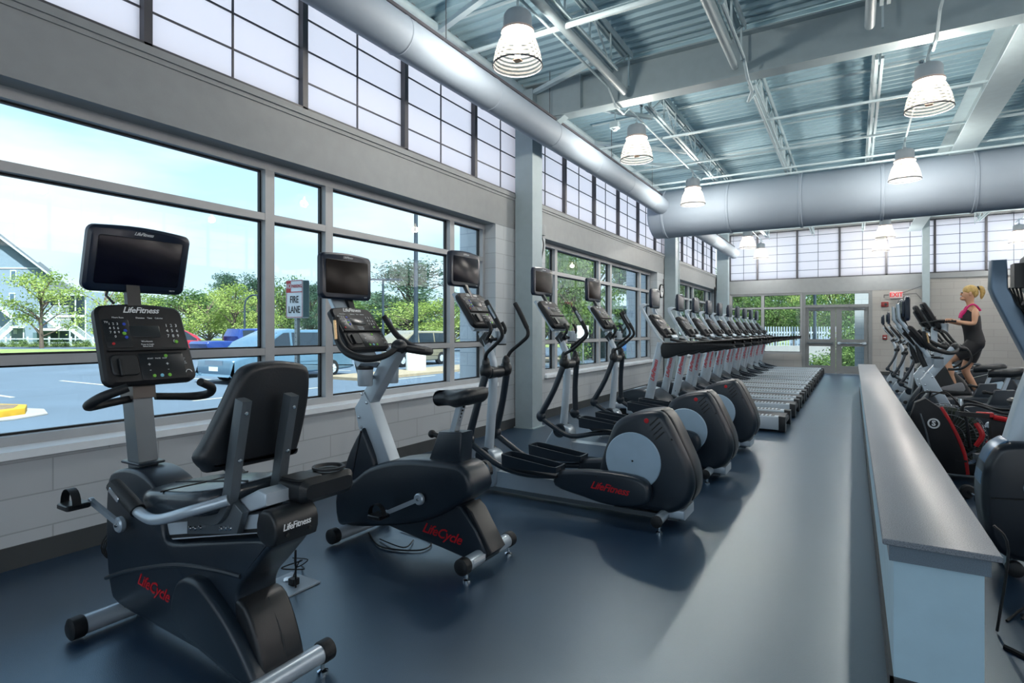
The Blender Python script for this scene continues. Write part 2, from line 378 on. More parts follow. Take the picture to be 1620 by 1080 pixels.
# double exit doors
def leaf(n, x0, x1, gx0, gx1, hinge):
    y = YB+.02; L = [(x0, gx0, 0, 2.15), (gx1, x1, 0, 2.15), (gx0, gx1, 0, .255), (gx0, gx1, .873, 1.115), (gx0, gx1, 2.03, 2.15)]
    m = MB()
    for b in L: m.box(b[0], b[1], y, y+.045, b[2]+.01, b[3])
    d = struct('door_%d' % n, m, mat('door_grey_paint', (122, 126, 128), .45))
    MB().box(gx0, gx1, y+.018, y+.026, .25, .88).box(gx0, gx1, y+.018, y+.026, 1.11, 2.04).build('glass_pane', GLASS, d, org=(0, 0, 0))
    pb = MB().tube([(x0+.08, y-.07, .99), (x1-.1, y-.07, .99)], .022, 10).box(x0+.05, x0+.13, y-.08, y, .955, 1.025).box(x1-.16, x1-.06, y-.08, y, .955, 1.025)
    pb.build('panic_bar', CHR if n == 2 else DKSIL, d, org=(0, 0, 0))
    cx = x0+.25 if hinge == 'l' else x1-.25
    MB().box(cx-.16, cx+.16, y-.05, y, 2.06, 2.12).bar((cx, y-.06, 2.1), (cx+(.3 if hinge == 'l' else -.3), y-.09, 2.15), .02, .02).build('door_closer', DKSIL, d, org=(0, 0, 0))
leaf(1, 2.80, 3.665, 2.90, 3.52, 'l'); leaf(2, 3.675, 4.57, 3.84, 4.45, 'r')
f = MB(); DF = mat('door_frame_grey', (128, 132, 134), .45)
for b in ((2.70, 2.80, 0, 2.66), (4.57, 4.67, 0, 2.66), (2.8, 4.57, 2.155, 2.235), (2.8, 4.57, 2.58, 2.66)): f.box(b[0], b[1], YB-.03, YB+.12, b[2], b[3])
tr = struct('trim_2', f, DF)
MB().box(2.8, 4.57, YB+.04, YB+.048, 2.235, 2.58).build('transom_glass', GLASS, tr, org=(0, 0, 0))
MB().box(2.8, 4.57, YB-.03, YB+.1, 0, .012).build('threshold', CHR, tr, org=(0, 0, 0))
# ceiling deck
z0 = ZC; v = []; fcs = []; y = YF-.2; k = 0; prof = []
while y < YB+.25:
    prof += [(y, z0), (y+.05, z0), (y+.065, z0-.04), (y+.105, z0-.04), (y+.12, z0)]; y += .16
for (yy, zz) in prof: v += [(-.3, yy, zz), (XR+.3, yy, zz+.12)]
for i in range(len(prof)-1): fcs.append((2*i, 2*i+1, 2*i+3, 2*i+2))
b = len(v); v += [(-.3, YF-.3, 5.3), (XR+.3, YF-.3, 5.3), (XR+.3, YB+.3, 5.3), (-.3, YB+.3, 5.3)]; fcs.append((b, b+1, b+2, b+3))
v += [(-.3, YF-.3, 4.9), (XR+.3, YF-.3, 4.9), (XR+.3, YB+.3, 4.9), (-.3, YB+.3, 4.9)]
for i in range(4): fcs.append((b+i, b+(i+1) % 4, b+4+(i+1) % 4, b+4+i))
cm = MB(); cm.add(v, fcs); struct('ceiling', cm, CEILP)
# columns
def column(x0, x1, y0, y1, lab):
    t = thing('steel_column', lab, 'column', ((x0+x1)/2, (y0+y1)/2, 0))
    MB().box(x0, x1, y0, y1, 0, 4.78).build('shaft', STEELG, t)
    MB().box(x0-.02, x1+.03, y0-.03, y1+.03, 0, .015).build('base_plate', STEELG, t)
column(.02, .30, 6.99, 7.28, 'tall square grey column between the first and second side windows')
column(.02, .30, 14.48, 14.76, 'square grey column beside the round wall clock')
column(.05, .42, 20.82, 21.12, 'square grey column in the far left corner of the room')
column(5.94, 6.12, 20.98, 21.14, 'slim grey column on the far wall right of the exit sign')
# deep beams and girder
def beam(y, lab):
    t = thing('roof_beam', lab, 'beam', (.3, y, 4.34))
    MB().box(.02, XR, y-.008, y+.008, 4.36, 4.84).build('web', STEELG, t)
    MB().box(.02, XR, y-.11, y+.11, 4.34, 4.362).box(.02, XR, y-.11, y+.11, 4.83, 4.85).build('flange', STEELG, t)
    s = MB()
    for x in (1.0, 10.): s.box(x, x+.012, y-.1, y+.1, 4.362, 4.83)
    MB().add([(.02, y-.07, 4.36), (.8, y-.07, 4.36), (.02, y-.07, 3.95), (.02, y+.07, 4.36), (.8, y+.07, 4.36), (.02, y+.07, 3.95)], [(0, 1, 2), (3, 5, 4), (0, 3, 4, 1), (1, 4, 5, 2), (2, 5, 3, 0)]).build('haunch', STEELG, t)
    s.build('stiffener', STEELG, t)
beam(7.13, 'deep grey roof beam crossing the room in front of the big duct')
beam(14.62, 'deep grey roof beam crossing the room behind the big duct')
t = thing('roof_girder', 'wide white girder running towards the far wall at the right of the ceiling', 'beam', (5.75, 14.2, 4.42))
MB().box(5.74, 5.76, 7.26, YB, 4.44, 4.88).build('web', STEELG, t); MB().box(5.58, 5.92, 7.26, YB, 4.42, 4.442).box(5.58, 5.92, 7.26, YB, 4.88, 4.9).build('flange', STEELW, t)
# bar joists
def joist(x, y0, y1, lab, grp):
    t = thing('bar_joist', lab, 'roof joist', (x, (y0+y1)/2, 4.48), grp)
    MB().box(x-.055, x-.012, y0, y1, 4.88, 4.915).box(x+.012, x+.055, y0, y1, 4.88, 4.915).box(x-.055, x-.045, y0, y1, 4.84, 4.88).box(x+.045, x+.055, y0, y1, 4.84, 4.88).build('top_chord', STEELW, t)
    MB().box(x-.045, x-.012, y0+.5, y1-.5, 4.49, 4.52).box(x+.012, x+.045, y0+.5, y1-.5, 4.49, 4.52).build('bottom_chord', STEELW, t)
    n = max(4, int((y1-y0)/.62)); m = MB(); L = (y1-y0)/n
    for i in range(n):
        a = y0+i*L
        p, q = ((a, 4.9), (a+L, 4.5)) if i % 2 == 0 else ((a, 4.5), (a+L, 4.9))
        m.tube([(x, p[0], p[1]), (x, q[0], q[1])], .012, 6); m.bar((x, q[0], 4.5), (x, q[0], 4.9), .02, .02)
    m.build('web_bars', STEELW, t)
JN = {1.7: 'leftmost', 3.05: 'second', 4.42: 'third', 7.2: 'fourth', 8.6: 'fifth'}
for (x, nm) in JN.items():
    joist(x, YF, 7.0, nm+' open web roof joist from the window side, before the near deep beam', 'roof joists')
    joist(x, 7.26, 14.5, nm+' open web roof joist from the window side, between the two deep beams', 'roof joists')
    joist(x, 14.75, YB, nm+' open web roof joist from the window side, beyond the big duct', 'roof joists')
k = 0
for y, wh in ((2.9, 'first'), (5.2, 'second'), (9.1, 'third'), (10.7, 'fourth'), (11.95, 'fifth'), (17., 'sixth'), (19., 'seventh')):
    tag(MB().bar((.3, y, 4.475), (XR, y, 4.475), .035, .03).bar((.3, y+.02, 4.91), (XR, y+.02, 4.91), .03, .02).build('bridging_bar', STEELW), 'thin white bridging bar under the roof joists, %s from the camera' % wh, 'bridging bar', 'joist bridging bars')
# eave tube and kicker braces
tag(MB().tube([(.12, YF, 4.80), (.12, YB, 4.80)], .05, 12).build('eave_tube', STEELW), 'long white round tube along the top of the side wall', 'tube')
for a, b, l in (((.3, 7.05, 4.74), (1.65, 6.1, 4.50), 'white diagonal brace from the near column head back to a joist'), ((.3, 7.2, 4.70), (1.66, 8.1, 4.46), 'white diagonal brace from the near column head, pointing away'),
                ((.15, 9.6, 4.78), (1.66, 10.1, 4.50), 'white strut above the second window, nearer of two'), ((.15, 10.9, 4.78), (1.66, 11.3, 4.50), 'white strut above the second window, farther of two'),
                ((.15, 5.1, 4.78), (1.66, 4.3, 4.52), 'white strut crossing to the joist above the first window'), ((.15, 3.2, 4.78), (1.66, 2.6, 4.52), 'white strut at the upper edge of the view'),
                ((.3, 14.5, 4.74), (1.66, 13.6, 4.5), 'white brace above the big duct near the clock column')):
    tag(MB().bar(a, b, .07, .05).build('roof_brace', STEELW), l, 'brace', 'roof braces')
# pipes and conduits
tag(MB().tube([(1.66, YF, 4.42), (1.66, 6.95, 4.42)], .045, 12).build('sprinkler_pipe', STEELG), 'thick grey pipe under the leftmost joist, ending at the deep beam', 'pipe')
tag(MB().tube([(2.99, YF, 4.42), (2.99, 6.95, 4.42)], .04, 12).build('sprinkler_pipe', STEELG), 'thick grey pipe under the second joist, ending at the deep beam', 'pipe')
tag(MB().tube([(4.3, YF, 4.42), (4.3, 6.7, 4.42)], .045, 12).build('sprinkler_pipe', STEELG), 'thick grey pipe under the third joist, ending at the deep beam', 'pipe')
tag(MB().tube([(1.15, 5.15, 4.62), (1.15, 5.15, 4.42), (5.2, 5.15, 4.42)], .03, 10, ).build('branch_pipe', STEELW), 'white branch pipe crossing under the joists with a down elbow', 'pipe')
for x, lab in ((1.52, 'left'), (4.87, 'middle'), (8.05, 'right')):
    pts = [(x, YF, 4.44), (x, 6.75, 4.44), (x, 7.0, 4.28), (x, 7.3, 4.28), (x, 7.5, 4.42), (x, 11.8, 4.42), (x, 12.0, 4.53), (x, 13.25, 4.53), (x, 13.4, 4.42), (x, 14.3, 4.42), (x, 14.45, 4.28), (x, 14.8, 4.28), (x, 15.0, 4.42), (x, 21.0, 4.42)]
    tag(MB().tube(pts, .014, 8).build('lamp_conduit', STEELW), 'thin white conduit jogging under the deep beam over the %s lamp row' % lab, 'conduit')
tag(MB().tube([(3.1, 5.6, 4.46), (3.1, 6.85, 4.46), (3.12, 7.0, 4.27), (3.12, 7.35, 4.27), (3.05, 7.5, 4.2), (3.05, 8.0, 4.46), (3.05, 11.8, 4.46)], .018, 8).build('bent_conduit', STEELW), 'bent white conduit between the lamp rows, curling under the deep beam', 'conduit')
for (x, y, l) in ((1.52, 8.05, 'short upright sprinkler stub near the left lamp row'), (4.87, 8.5, 'short upright sprinkler stub near the right lamp row')):
    t = thing('sprinkler_stub', l, 'sprinkler', (x, y, 4.4)); MB().tube([(x, y, 4.4), (x, y, 4.62)], .018, 8).build('stub_pipe', STEELW, t); MB().lathe([(0, .05), (.03, .04), (.03, .02), (.012, .0), (.012, -.02)], (x, y, 4.62), n=10).build('sprinkler_head', CHR, t)
t = thing('detector_box', 'small white boxy detector hung under the beam end', 'detector', (1.25, 7.7, 4.3)); MB().slab((1.25, 7.7, 4.3), (1, 0, 0), (0, 1, 0), .13, .11, .09, .015).build('box', STEELW, t); MB().disc((1.25, 7.7, 4.24), .035, .03, (0, 0, 1), 16).build('lens', SILVL, t); MB().tube([(1.25, 7.7, 4.34), (1.25, 7.7, 4.5)], .008, 6).build('stem', STEELW, t)
# ducts
DUCT = mat('duct_paint', (150, 163, 177), .68, var=.05, vscale=1.5)
t = thing('large_duct', 'huge round painted duct crossing the room below the ceiling', 'duct', (.3, 12.62, 3.46))
MB().lathe([(0, 0), (.40, 0), (.50, .05), (.52, .1), (.52, 11.6)], (.28, 12.62, 3.965), (1, 0, 0), 56).build('tube', DUCT, t)
for x in (.62, 1.95, 3.28, 4.61, 5.94, 7.27, 8.6): MB().lathe([(.52, -.03), (.534, -.02), (.534, .02), (.52, .03)], (x, 12.62, 3.965), (1, 0, 0), 56).build('seam_band', DUCT, t)
MB().bar((.3, 12.10, 4.40), (XR, 12.10, 4.40), .05, .03).build('hanging_rail', STEELW, t)
for i, (a, b, l) in enumerate(((YF, 12.14, 'slim round duct along the side wall, running into the big duct'), (13.12, 20.85, 'slim round duct beyond the big duct, capped at its far end'))):
    t = thing('small_duct', l, 'duct', (.62, a, 3.9)); L = b-a
    MB().lathe([(.18, 0), (.18, L-.05), (.165, L), (0, L)] if i else [(.18, 0), (.18, L)], (.62, a, 4.06), (0, 1, 0), 32).build('tube', DUCT, t)
    y = a+.9
    while y < b: MB().lathe([(.18, -.012), (.185, 0), (.18, .012)], (.62, y, 4.06), (0, 1, 0), 32).build('seam_band', DUCT, t); y += 1.5
    MB().bar((.62, a, 4.30), (.62, b, 4.30), .05, .03).build('hanging_rail', ALUD, t)
    m = MB(); y = a+.4
    while y < b-.1: m.box(.61, .63, y, y+.03, 4.235, 4.29); y += .42
    m.build('rail_clips', STEELW, t); m = MB(); y = a+.7
    while y < b-.1: m.tube([(.62, y, 4.31), (.62, y, 4.9)], .005, 5); y += 2.3
    m.build('hanger_rods', ALUD, t)
# pendant lamps
PRISM = translucent_mat('prismatic_shade', (122, 117, 110), .82, .6, wave=9)
HOUS = mat('lamp_housing_grey', (150, 160, 168), .45)
BULB = mat('bulb_glow', (255, 244, 226), .5, emit=(255, 240, 214), estr=8)
LGT = bpy.data.lights.new('pendant_light', 'POINT'); LGT.energy = 135; LGT.color = (1, .975, .93); LGT.shadow_soft_size = .07
def lamp():
    x, y, z = 0, 0, 3.8
    t = thing('pendant_lamp', '', 'pendant lamp', (0, 0, 3.8), 'high bay pendant lamps')
    MB().lathe([(.225, 0), (.222, .05), (.205, .13), (.178, .21), (.145, .28), (.128, .305)], (x, y, z), n=36).build('prismatic_shade', PRISM, t)
    MB().lathe([(.225, -.004), (.231, .0), (.231, .008), (.224, .012)], (x, y, z), n=36).build('rim_ring', ALUD, t)
    MB().lathe([(.128, .30), (.150, .305), (.152, .325), (.130, .335)], (x, y, z), n=28).build('collar', mat('collar_pinkish', (196, 176, 168), .4), t)
    hh = MB().lathe([(0, .335), (.128, .335), (.132, .37), (.128, .46), (.112, .485), (.03, .505), (.02, .53), (0, .53)], (x, y, z), n=28).build('ballast_housing', HOUS, t)
    MB().bolt((.05, 0, z+.5), (0, 0, 1), .012).bolt((-.05, 0, z+.5), (0, 0, 1), .012).build('housing_screws', CHR, hh)
    MB().tube([(0, 0, z+.52), (0, 0, z+.66)], .012, 8).build('stem', STEELW, t)
    MB().lathe([(0, .10), (.03, .11), (.034, .16), (.03, .24), (.018, .30)], (x, y, z), n=16).build('bulb', BULB, t)
    MB().box(-.035, .035, -.035, .035, z+.05, z+.056).build('bulb_guard', mat('guard_tan', (190, 160, 130), .5), t)
    l = bpy.data.objects.new('lamp_light', LGT); COL.objects.link(l); l.parent = t; l.location = (0, 0, .15)
    return t
l0 = lamp(); rows = [(1.52, 'left row', [4.5, 7.84, 11.14, 14.44, 17.74, 20.5]), (4.87, 'middle row', [7.70, 11.1, 14.4, 17.7, 20.5]), (8.05, 'right row', [4.5, 7.7, 11.1, 14.4, 17.7, 20.5])]
od = ['first', 'second', 'third', 'fourth', 'fifth', 'sixth', 'seventh']; first = True
for x, rn, yy in rows:
    for i, y in enumerate(yy):
        o = l0 if first else copy_tree(l0); first = False; o.location = (x, y, 3.8)
        o['label'] = 'glowing ribbed bell lamp, %s from the camera in the %s under the ceiling' % (od[i], rn)
# wall fittings
t = thing('wall_clock', 'round black rimmed clock on the side wall by the second column', 'clock', (.03, 14.22, 2.22))
MB().lathe([(.15, .03), (.165, .04), (.175, .02), (.175, 0)], (0, 14.22, 2.385), (1, 0, 0), 32).build('rim', CONS, t)
MB().disc((.015, 14.22, 2.385), .155, .02, (1, 0, 0)).build('dial', WTXT, t)
MB().bar((.03, 14.22, 2.385), (.03, 14.22, 2.49), .008, .006).bar((.03, 14.22, 2.385), (.03, 14.29, 2.36), .01, .006).build('hands', CONS, t)
t = thing('exit_sign', 'red lettered EXIT sign on the far wall beside the slim column', 'exit sign', (5.29, 21.1, 2.38))
MB().slab((5.29, 21.09, 2.49), (1, 0, 0), (0, 0, 1), .33, .215, .05, .012).build('housing', mat('exit_housing_pinkish', (206, 186, 186), .5), t)
text('EXIT', (5.29, 21.062, 2.49), .185, (1, 0, 0), (0, 0, 1), mat('exit_red', (225, 20, 30), .4, emit=(225, 20, 30), estr=.1), t, ex=.002, off=.004, xs=.9)
MB().tube([(5.1, 21.1, 2.5), (4.98, 21.12, 2.5), (4.98, 21.14, 2.42)], .012, 6).tube([(5.45, 21.12, 2.55), (5.93, 21.12, 2.74)], .008, 6).tube([(5.46, 21.12, 2.51), (5.8, 21.12, 2.52), (5.92, 21.12, 2.35)], .008, 6).build('wire', ALUD, t)
t = thing('fire_alarm', 'dark red alarm box on the far wall left of the exit sign', 'fire alarm', (5.0, 21.14, 2.14))
MB().slab((5.0, 21.14, 2.21), (1, 0, 0), (0, 0, 1), .19, .15, .05, .01).build('case', mat('dark_red_box', (120, 20, 20), .4), t); MB().disc((5.02, 21.11, 2.21), .04, .01, (0, 1, 0), 16).build('grille', SHROUD2, t)
t = thing('fire_pull_station', 'small dark red pull station low on the far wall beside the doors', 'fire alarm', (5.0, 21.14, 1.13))
MB().slab((5.0, 21.14, 1.19), (1, 0, 0), (0, 0, 1), .12, .14, .05, .01).build('case', MATS['dark_red_box'], t); MB().box(4.97, 5.03, 21.10, 21.12, 1.17, 1.19).build('handle', WTXT, t)
t = thing('junction_box', 'small pale box with a black cable at the top corner of the second window', 'junction box', (.05, 7.72, 2.86))
MB().slab((.05, 7.72, 2.92), (0, 1, 0), (0, 0, 1), .14, .16, .09, .01).build('box', PAINT, t); MB().tube([(.05, 7.74, 2.84), (.06, 7.78, 2.7), (.05, 7.74, 2.5), (.04, 7.7, 2.3)], .01, 6, smooth=5).build('cable', CAB, t)
tag(MB().tube([(.31, 14.7, 4.6), (.33, 14.73, 2.6), (.31, 14.73, .3)], .012, 8).build('column_conduit', STEELG), 'thin conduit down the side of the clock column', 'conduit')
tag(MB().box(0, .05, 20.6, 20.7, 1.9, 2.9).build('black_speaker', SHROUD2), 'tall narrow black fitting beside the far corner column', 'wall fitting')
tag(MB().tube([(.02, 14.38, 2.7), (.02, 14.38, .2)], .008, 6).tube([(.02, 14.38, 2.58), (.04, 14.34, 2.55), (.03, 14.30, 2.48)], .01, 6).build('wall_conduit', ALUD), 'thin dark cable run on the wall between clock and column', 'cable')
# divider wall
t = thing('divider_wall', 'low pale divider wall with grey speckled countertop along the aisle', 'divider wall', (4.42, 8.8, 0))
D0, D1 = 2.52, 15.2
MB().box(4.287, 4.548, D0, D1, 0, .545).build('wall_body', mat('divider_paint', (184, 214, 228), .45, bump=.03), t)
MB().slab((4.418, (D0+D1)/2-.02, .612), (1, 0, 0), (0, 1, 0), .335, D1-D0+.1, .022, .004, .003).build('countertop', COUNT, t)
MB().box(4.272, 4.562, D0-.03, D1+.03, .535, .602).build('apron', mat('apron_blue_grey_stone', (108, 122, 134), .4, var=.25, vscale=400), t)
MB().box(4.275, 4.287, D0-.012, D1, 0, .1).box(4.275, 4.56, D0-.012, D0, 0, .1).box(4.548, 4.56, D0, D1, 0, .1).build('baseboard', BASEB, t)

# ================================================================ exercise machines (each faces the side windows, towards -X)
Yv = (0, 1, 0)
def tilt(deg):
    q = math.radians(deg); return Vector((math.cos(q), 0, math.sin(q))), Vector((-math.sin(q), 0, math.cos(q)))
def script(body, c, size, n_u, v, m, parent, name='lettering'):
    return text(body, c, size, n_u, v, m, parent, name, shear=.42, off=size*.012, sp=.93)
def tv(cx, cy, cz, t, deg, screen=SCR, w=.455, h=.305, fine=True):
    n, v = tilt(deg); c = Vector((cx, cy, cz)); u = Vector(Yv)
    b = MB().slab(c-n*.012, u, v, w, h, .05, .035, .012, arch=.012).slab(c-n*.045, u, v, w*.7, h*.7, .04, .04, .015).build('screen_housing', TVB, t)
    MB().slab(c+n*.0135, u, v, w*.83, h*.74, .004, .012, .001).build('screen', screen, b)
    script('LifeFitness', c+n*.0145+v*(h*.44), .022, u, v, WTXT, b)
    if fine: text('HDTV', c+n*.0145+v*(-h*.43)+u*(w*.36), .010, u, v, WTXT, b, 'small_lettering')
    return b
def console(cx, cy, cz, t, deg, w=.40, h=.38, full=True, ledge=True):
    n, v = tilt(deg); c = Vector((cx, cy, cz)); u = Vector(Yv)
    P = lambda a, b, d=0: c+u*a*w+v*b*h+n*d
    b = MB().slab(c-n*.02, u, v, w, h, .055, .04, .012, top=.94, arch=.012).slab(c-n*.055, u, v, w*.72, h*.72, .05, .04, .02, top=.9).build('console_housing', CONS, t)
    F = .0085
    MB().slab(P(0, .155, F), u, v, w*.33, h*.15, .004, .006, .001).build('display', LCD, b)
    MB().slab(P(-.29, .13, F), u, v, w*.27, h*.36, .003, .008, .001).build('keypad_panel', SHROUD2, b)
    if ledge: MB().slab(P(0, -.085, F+.004), u, v, w*.86, h*.03, .016, .004, .002).build('reading_ledge', CONS, b)
    MB().slab(P(.12, -.30, F), u, v, w*.5, h*.34, .003, .008, .001).build('button_panel', SHROUD2, b)
    q = MB().slab(P(-.28, -.27, F), u, v, w*.28, h*.26, .012, .02, .004).slab(P(-.34, -.30, F+.01), u, v, w*.03, h*.22, .02, .006, .003).build('holder_tray', SHROUD2, b)
    script('LifeFitness', P(0, .435, F), .042 if full else .036, u, v, WTXT, b)
    text('1  2  3\n4  5  6\n7  8  9\n0', P(.31, .13, F), .022, u, v, WTXT, b, 'keypad_digits', lead=1.25)
    def dots(name, m, L, r=.0075):
        for (a, bb) in L: MB().disc(P(a, bb, F+.002), r, .005, n, 12).build(name, m, b)
    if full:
        text('1  2  3\n4  5  6\n7  8  9\n0', P(-.32, .17, F+.002), .016, u, v, WTXT, b, 'keypad_digits', lead=1.3)
        text('Heart Rate', P(-.26, .335, F), .011, u, v, WTXT, b, 'small_lettering'); text('Distance    Time    Calories', P(.08, .335, F), .011, u, v, WTXT, b, 'small_lettering')
        text('Workouts', P(.0, .025, F), .012, u, v, WTXT, b, 'small_lettering'); text('Press to begin\nSelect level', P(.0, -.025, F), .010, u, v, WTXT, b, 'small_lettering')
        text('TV', P(-.39, .27, F+.002), .014, u, v, WTXT, b, 'small_lettering')
        dots('blue_button', BLU, ((-.21, .25), (-.21, .165), (-.21, .08))); dots('green_button', GRN, ((-.225, .13), (.33, .015), (.17, -.17), (-.0, -.42), (.17, -.42)), .0085)
        dots('light_button', LBL, ((.085, -.42),), .0085); dots('red_button', RTXT, ((-.355, .0),), .007)
        for a in (-.03, .17): text('+\n-', P(a, -.31, F+.002), .026, u, v, WTXT, b, 'arrow_marks')
        text('START   PAUSE   STOP', P(.07, -.20, F+.002), .009, u, v, WTXT, b, 'small_lettering'); text('Program\nLevel\nWarm up\nCool down', P(.35, -.24, F), .009, u, v, MATS['grey_lcd'] if 0 else WTXT, b, 'small_lettering')
        MB().tube([P(.40+.035*math.cos(a), -.40+.035*math.sin(a), F+.002) for a in [math.pi*k/8 for k in range(9)]], .0018, 6).build('headphone_mark', WTXT, b)
    else:
        dots('green_button', GRN, ((.33, .015), (.17, -.17)), .009); dots('blue_button', BLU, ((-.21, .2),), .009)
    return b
def foot(t, x, y0, y1, z=.06, r=.036, label=None, glides=True, cap=.06):
    f = MB().tube([(x, y0+cap*.8, z), (x, y1-cap*.8, z)], r, 20).build('stabiliser_foot', SILV, t)
    for a, b in ((y0, y0+cap), (y1-cap, y1)): MB().lathe([(0, 0), (r*.8, 0), (r*1.14, .008), (r*1.16, cap-.008), (r*1.04, cap)], (x, a, z), (0, 1, 0), 22).build('end_cap', RUBB, f) if a == y0 else MB().lathe([(0, cap), (r*.8, cap), (r*1.14, cap-.008), (r*1.16, .008), (r*1.04, 0)], (x, a, z), (0, 1, 0), 22).build('end_cap', RUBB, f)
    if glides:
        for y in (y0+.05, y1-.05): MB().lathe([(0, 0), (.022, 0), (.022, .008), (.008, .014), (.008, z-r*.6)], (x+.01, y, 0), n=12).build('levelling_glide', CHR, f)
    return f
def pedal(t, hub, end, side, px=None):
    """crank arm from hub to end with strapped pedal outwards"""
    a = MB().bar(hub, end, .026, .016, (0, 1, 0)).disc(hub, .035, .03, (0, 1, 0), 24).disc(end, .018, .02, (0, 1, 0), 16).build('crank_arm', SILV, t)
    MB().bolt(Vector(hub)+Vector((0, side*.016, 0)), (0, side, 0), .01).build('hub_bolt', CHR, a)
    e = Vector(end); y0 = e.y+side*.02; y1 = e.y+side*.115; q = sorted((y0, y1))
    p = MB().slab((e.x, (q[0]+q[1])/2, e.z), (1, 0, 0), (0, 1, 0), .10, q[1]-q[0], .024, .01, .004).build('pedal_block', SHROUD2, a)
    m = MB(); pts = [(e.x-.05, 0, e.z)]+[(e.x+.058*math.cos(math.pi-math.pi*k/9), 0, e.z+.065*math.sin(math.pi*k/9)+.01) for k in range(10)]+[(e.x+.05, 0, e.z)]
    ym = (q[0]+q[1])/2+side*.012; vs = []
    for (x, _, z) in pts: vs += [(x, ym-.017, z), (x, ym+.017, z), (x*1, ym+.017, z+.003), (x, ym-.017, z+.003)]
    m.add(vs, [(4*i+j, 4*i+(j+1) % 4, 4*i+4+(j+1) % 4, 4*i+4+j) for i in range(len(pts)-1) for j in range(4)]); m.build('pedal_strap', RUBB, a)
    return a

# ---------------------------------------------------------------- recumbent bike
def recumbent(loc, label):
    t = thing('recumbent_bike', label, 'exercise bike', loc)
    Y0 = 1.41; Wd = .09
    P = [(1.165, .70), (1.13, .60), (1.122, .45), (1.13, .30), (1.16, .17), (1.24, .105), (1.66, .085), (2.05, .07), (2.24, .06), (2.25, .12), (2.20, .22), (2.145, .33), (2.16, .40), (2.22, .46), (2.29, .53), (2.335, .585), (2.27, .60), (1.95, .53), (1.70, .475), (1.625, .50), (1.60, .61), (1.56, .69), (1.44, .735), (1.30, .74)]
    b = MB().shell(P, Y0-Wd, Y0+Wd, .016, 3).build('body_shroud', SHROUD, t)
    sm = [(1.13, .205), (1.30, .27), (1.48, .325), (1.73, .392), (2.0, .43), (2.17, .442)]
    for s in (-1, 1): MB().tube([(x, Y0+s*Wd, z) for x, z in sm], .010, 8, smooth=5).build('seam_ridge', SHROUD, b)
    MB().shell([(1.79, .33), (1.85, .38), (1.93, .39), (2.0, .37), (2.17, .26), (2.31, .11), (2.29, .065), (2.2, .075), (2.0, .115), (1.83, .15), (1.765, .22)], Y0-Wd-.05, Y0-Wd+.02, .022, 4).build('chain_cover', SHROUD, b)
    MB().shell([(2.13, .335), (2.20, .325), (2.275, .20), (2.31, .06), (2.20, .055), (2.16, .2)], Y0-.094, Y0+.094, .016, 3).build('rear_leg_cover', SHROUD2, b)
    MB().tube([(2.195, Y0+.01, .33), (2.25, Y0+.01, .25), (2.285, Y0+.01, .18), (2.31, Y0+.01, .09)], .0035, 5).build('leg_seam', CAB, b)
    MB().shell([(2.32, .585), (2.375, .595), (2.385, .66), (2.36, .705), (2.325, .715), (2.28, .70), (2.27, .62)], Y0-.097, Y0+.097, .012, 2).build('rail_end_cap', SHROUD2, b)
    n = Vector((.94, 0, .34)).normalized(); vv = Vector((-.34, 0, .94)).normalized()
    script('LifeFitness', (2.388, Y0-.01, .655), .032, (0, 1, 0), vv, WTXT, b)
    for s in (-.05, .05): MB().disc((2.384, Y0+s, .625), .008, .012, (1, 0, 0), 12).build('socket_hole', CAB, b)
    script('LifeCycle', (1.545, Y0-Wd-.001, .255), .075, (.97, 0, -.10), (.10, 0, .97), RTXT, b)
    MB().bar((1.60, Y0, .500), (2.31, Y0, .662), .13, .07).build('seat_rail', SILVL, t)
    MB().bar((1.63, Y0-.0655, .485), (2.30, Y0-.0655, .635), .004, .014).build('rail_groove', CAB, t)
    CP = [(1.835, .545), (2.165, .605), (2.20, .69), (2.12, .735), (1.98, .70), (1.835, .62)]
    c = MB().shell(CP, Y0-.105, Y0-.075, .004, 0).shell(CP, Y0+.075, Y0+.105, .004, 0).build('seat_carriage', DKSIL, t)
    for x, z in ((1.86, .575), (1.895, .58), (1.93, .59), (2.07, .61), (2.10, .617), (2.13, .622)): MB().bolt((x, Y0-.107, z), (0, -1, 0), .010).build('carriage_bolt', CHR, c)
    MB().shell([(2.10, .65), (2.29, .72), (2.29, .765), (2.24, .775), (2.10, .71)], Y0-.07, Y0+.07, .01, 0).build('slide_lock_box', SILVL, t)
    for s in (-.105, .105):
        p = MB().tube([(1.95, Y0+s, .64), (2.06, Y0+s, .655), (2.125, Y0+s, .74), (2.16, Y0+s, .90), (2.21, Y0+s, 1.115)], .027, 8, smooth=4, sq=.35, sy=.8).build('back_post', DKSIL, t)
        for z, x in ((1.065, 2.215), (.885, 2.178)): MB().bolt((x+.008, Y0+s, z), (1, 0, 0), .009).build('post_bolt', CHR, p)
    v = Vector((.12, 0, .99)).normalized()
    OUT = [(1.20, .90), (1.235, .85), (1.28, .835), (1.60, .835), (1.635, .86), (1.66, 1.0), (1.665, 1.13), (1.64, 1.22), (1.55, 1.245), (1.47, 1.25), (1.38, 1.24), (1.335, 1.20), (1.28, 1.07), (1.23, .96)]
    m = MB().shell([(a, z) for a, z in OUT], 2.05, 2.135, .03, 3, axis='x')
    for q in m.v: q.x += (q.z-1.03)*.16
    m.build('backrest', VINYL, t)
    m = MB().shell([(Y0-.17, 1.62), (Y0-.20, 1.80), (Y0-.19, 2.05), (Y0-.1, 2.10), (Y0+.1, 2.10), (Y0+.19, 2.05), (Y0+.20, 1.80), (Y0+.17, 1.62), (Y0+.05, 1.53), (Y0-.05, 1.53)], .63, .73, .035, 3, axis='z')
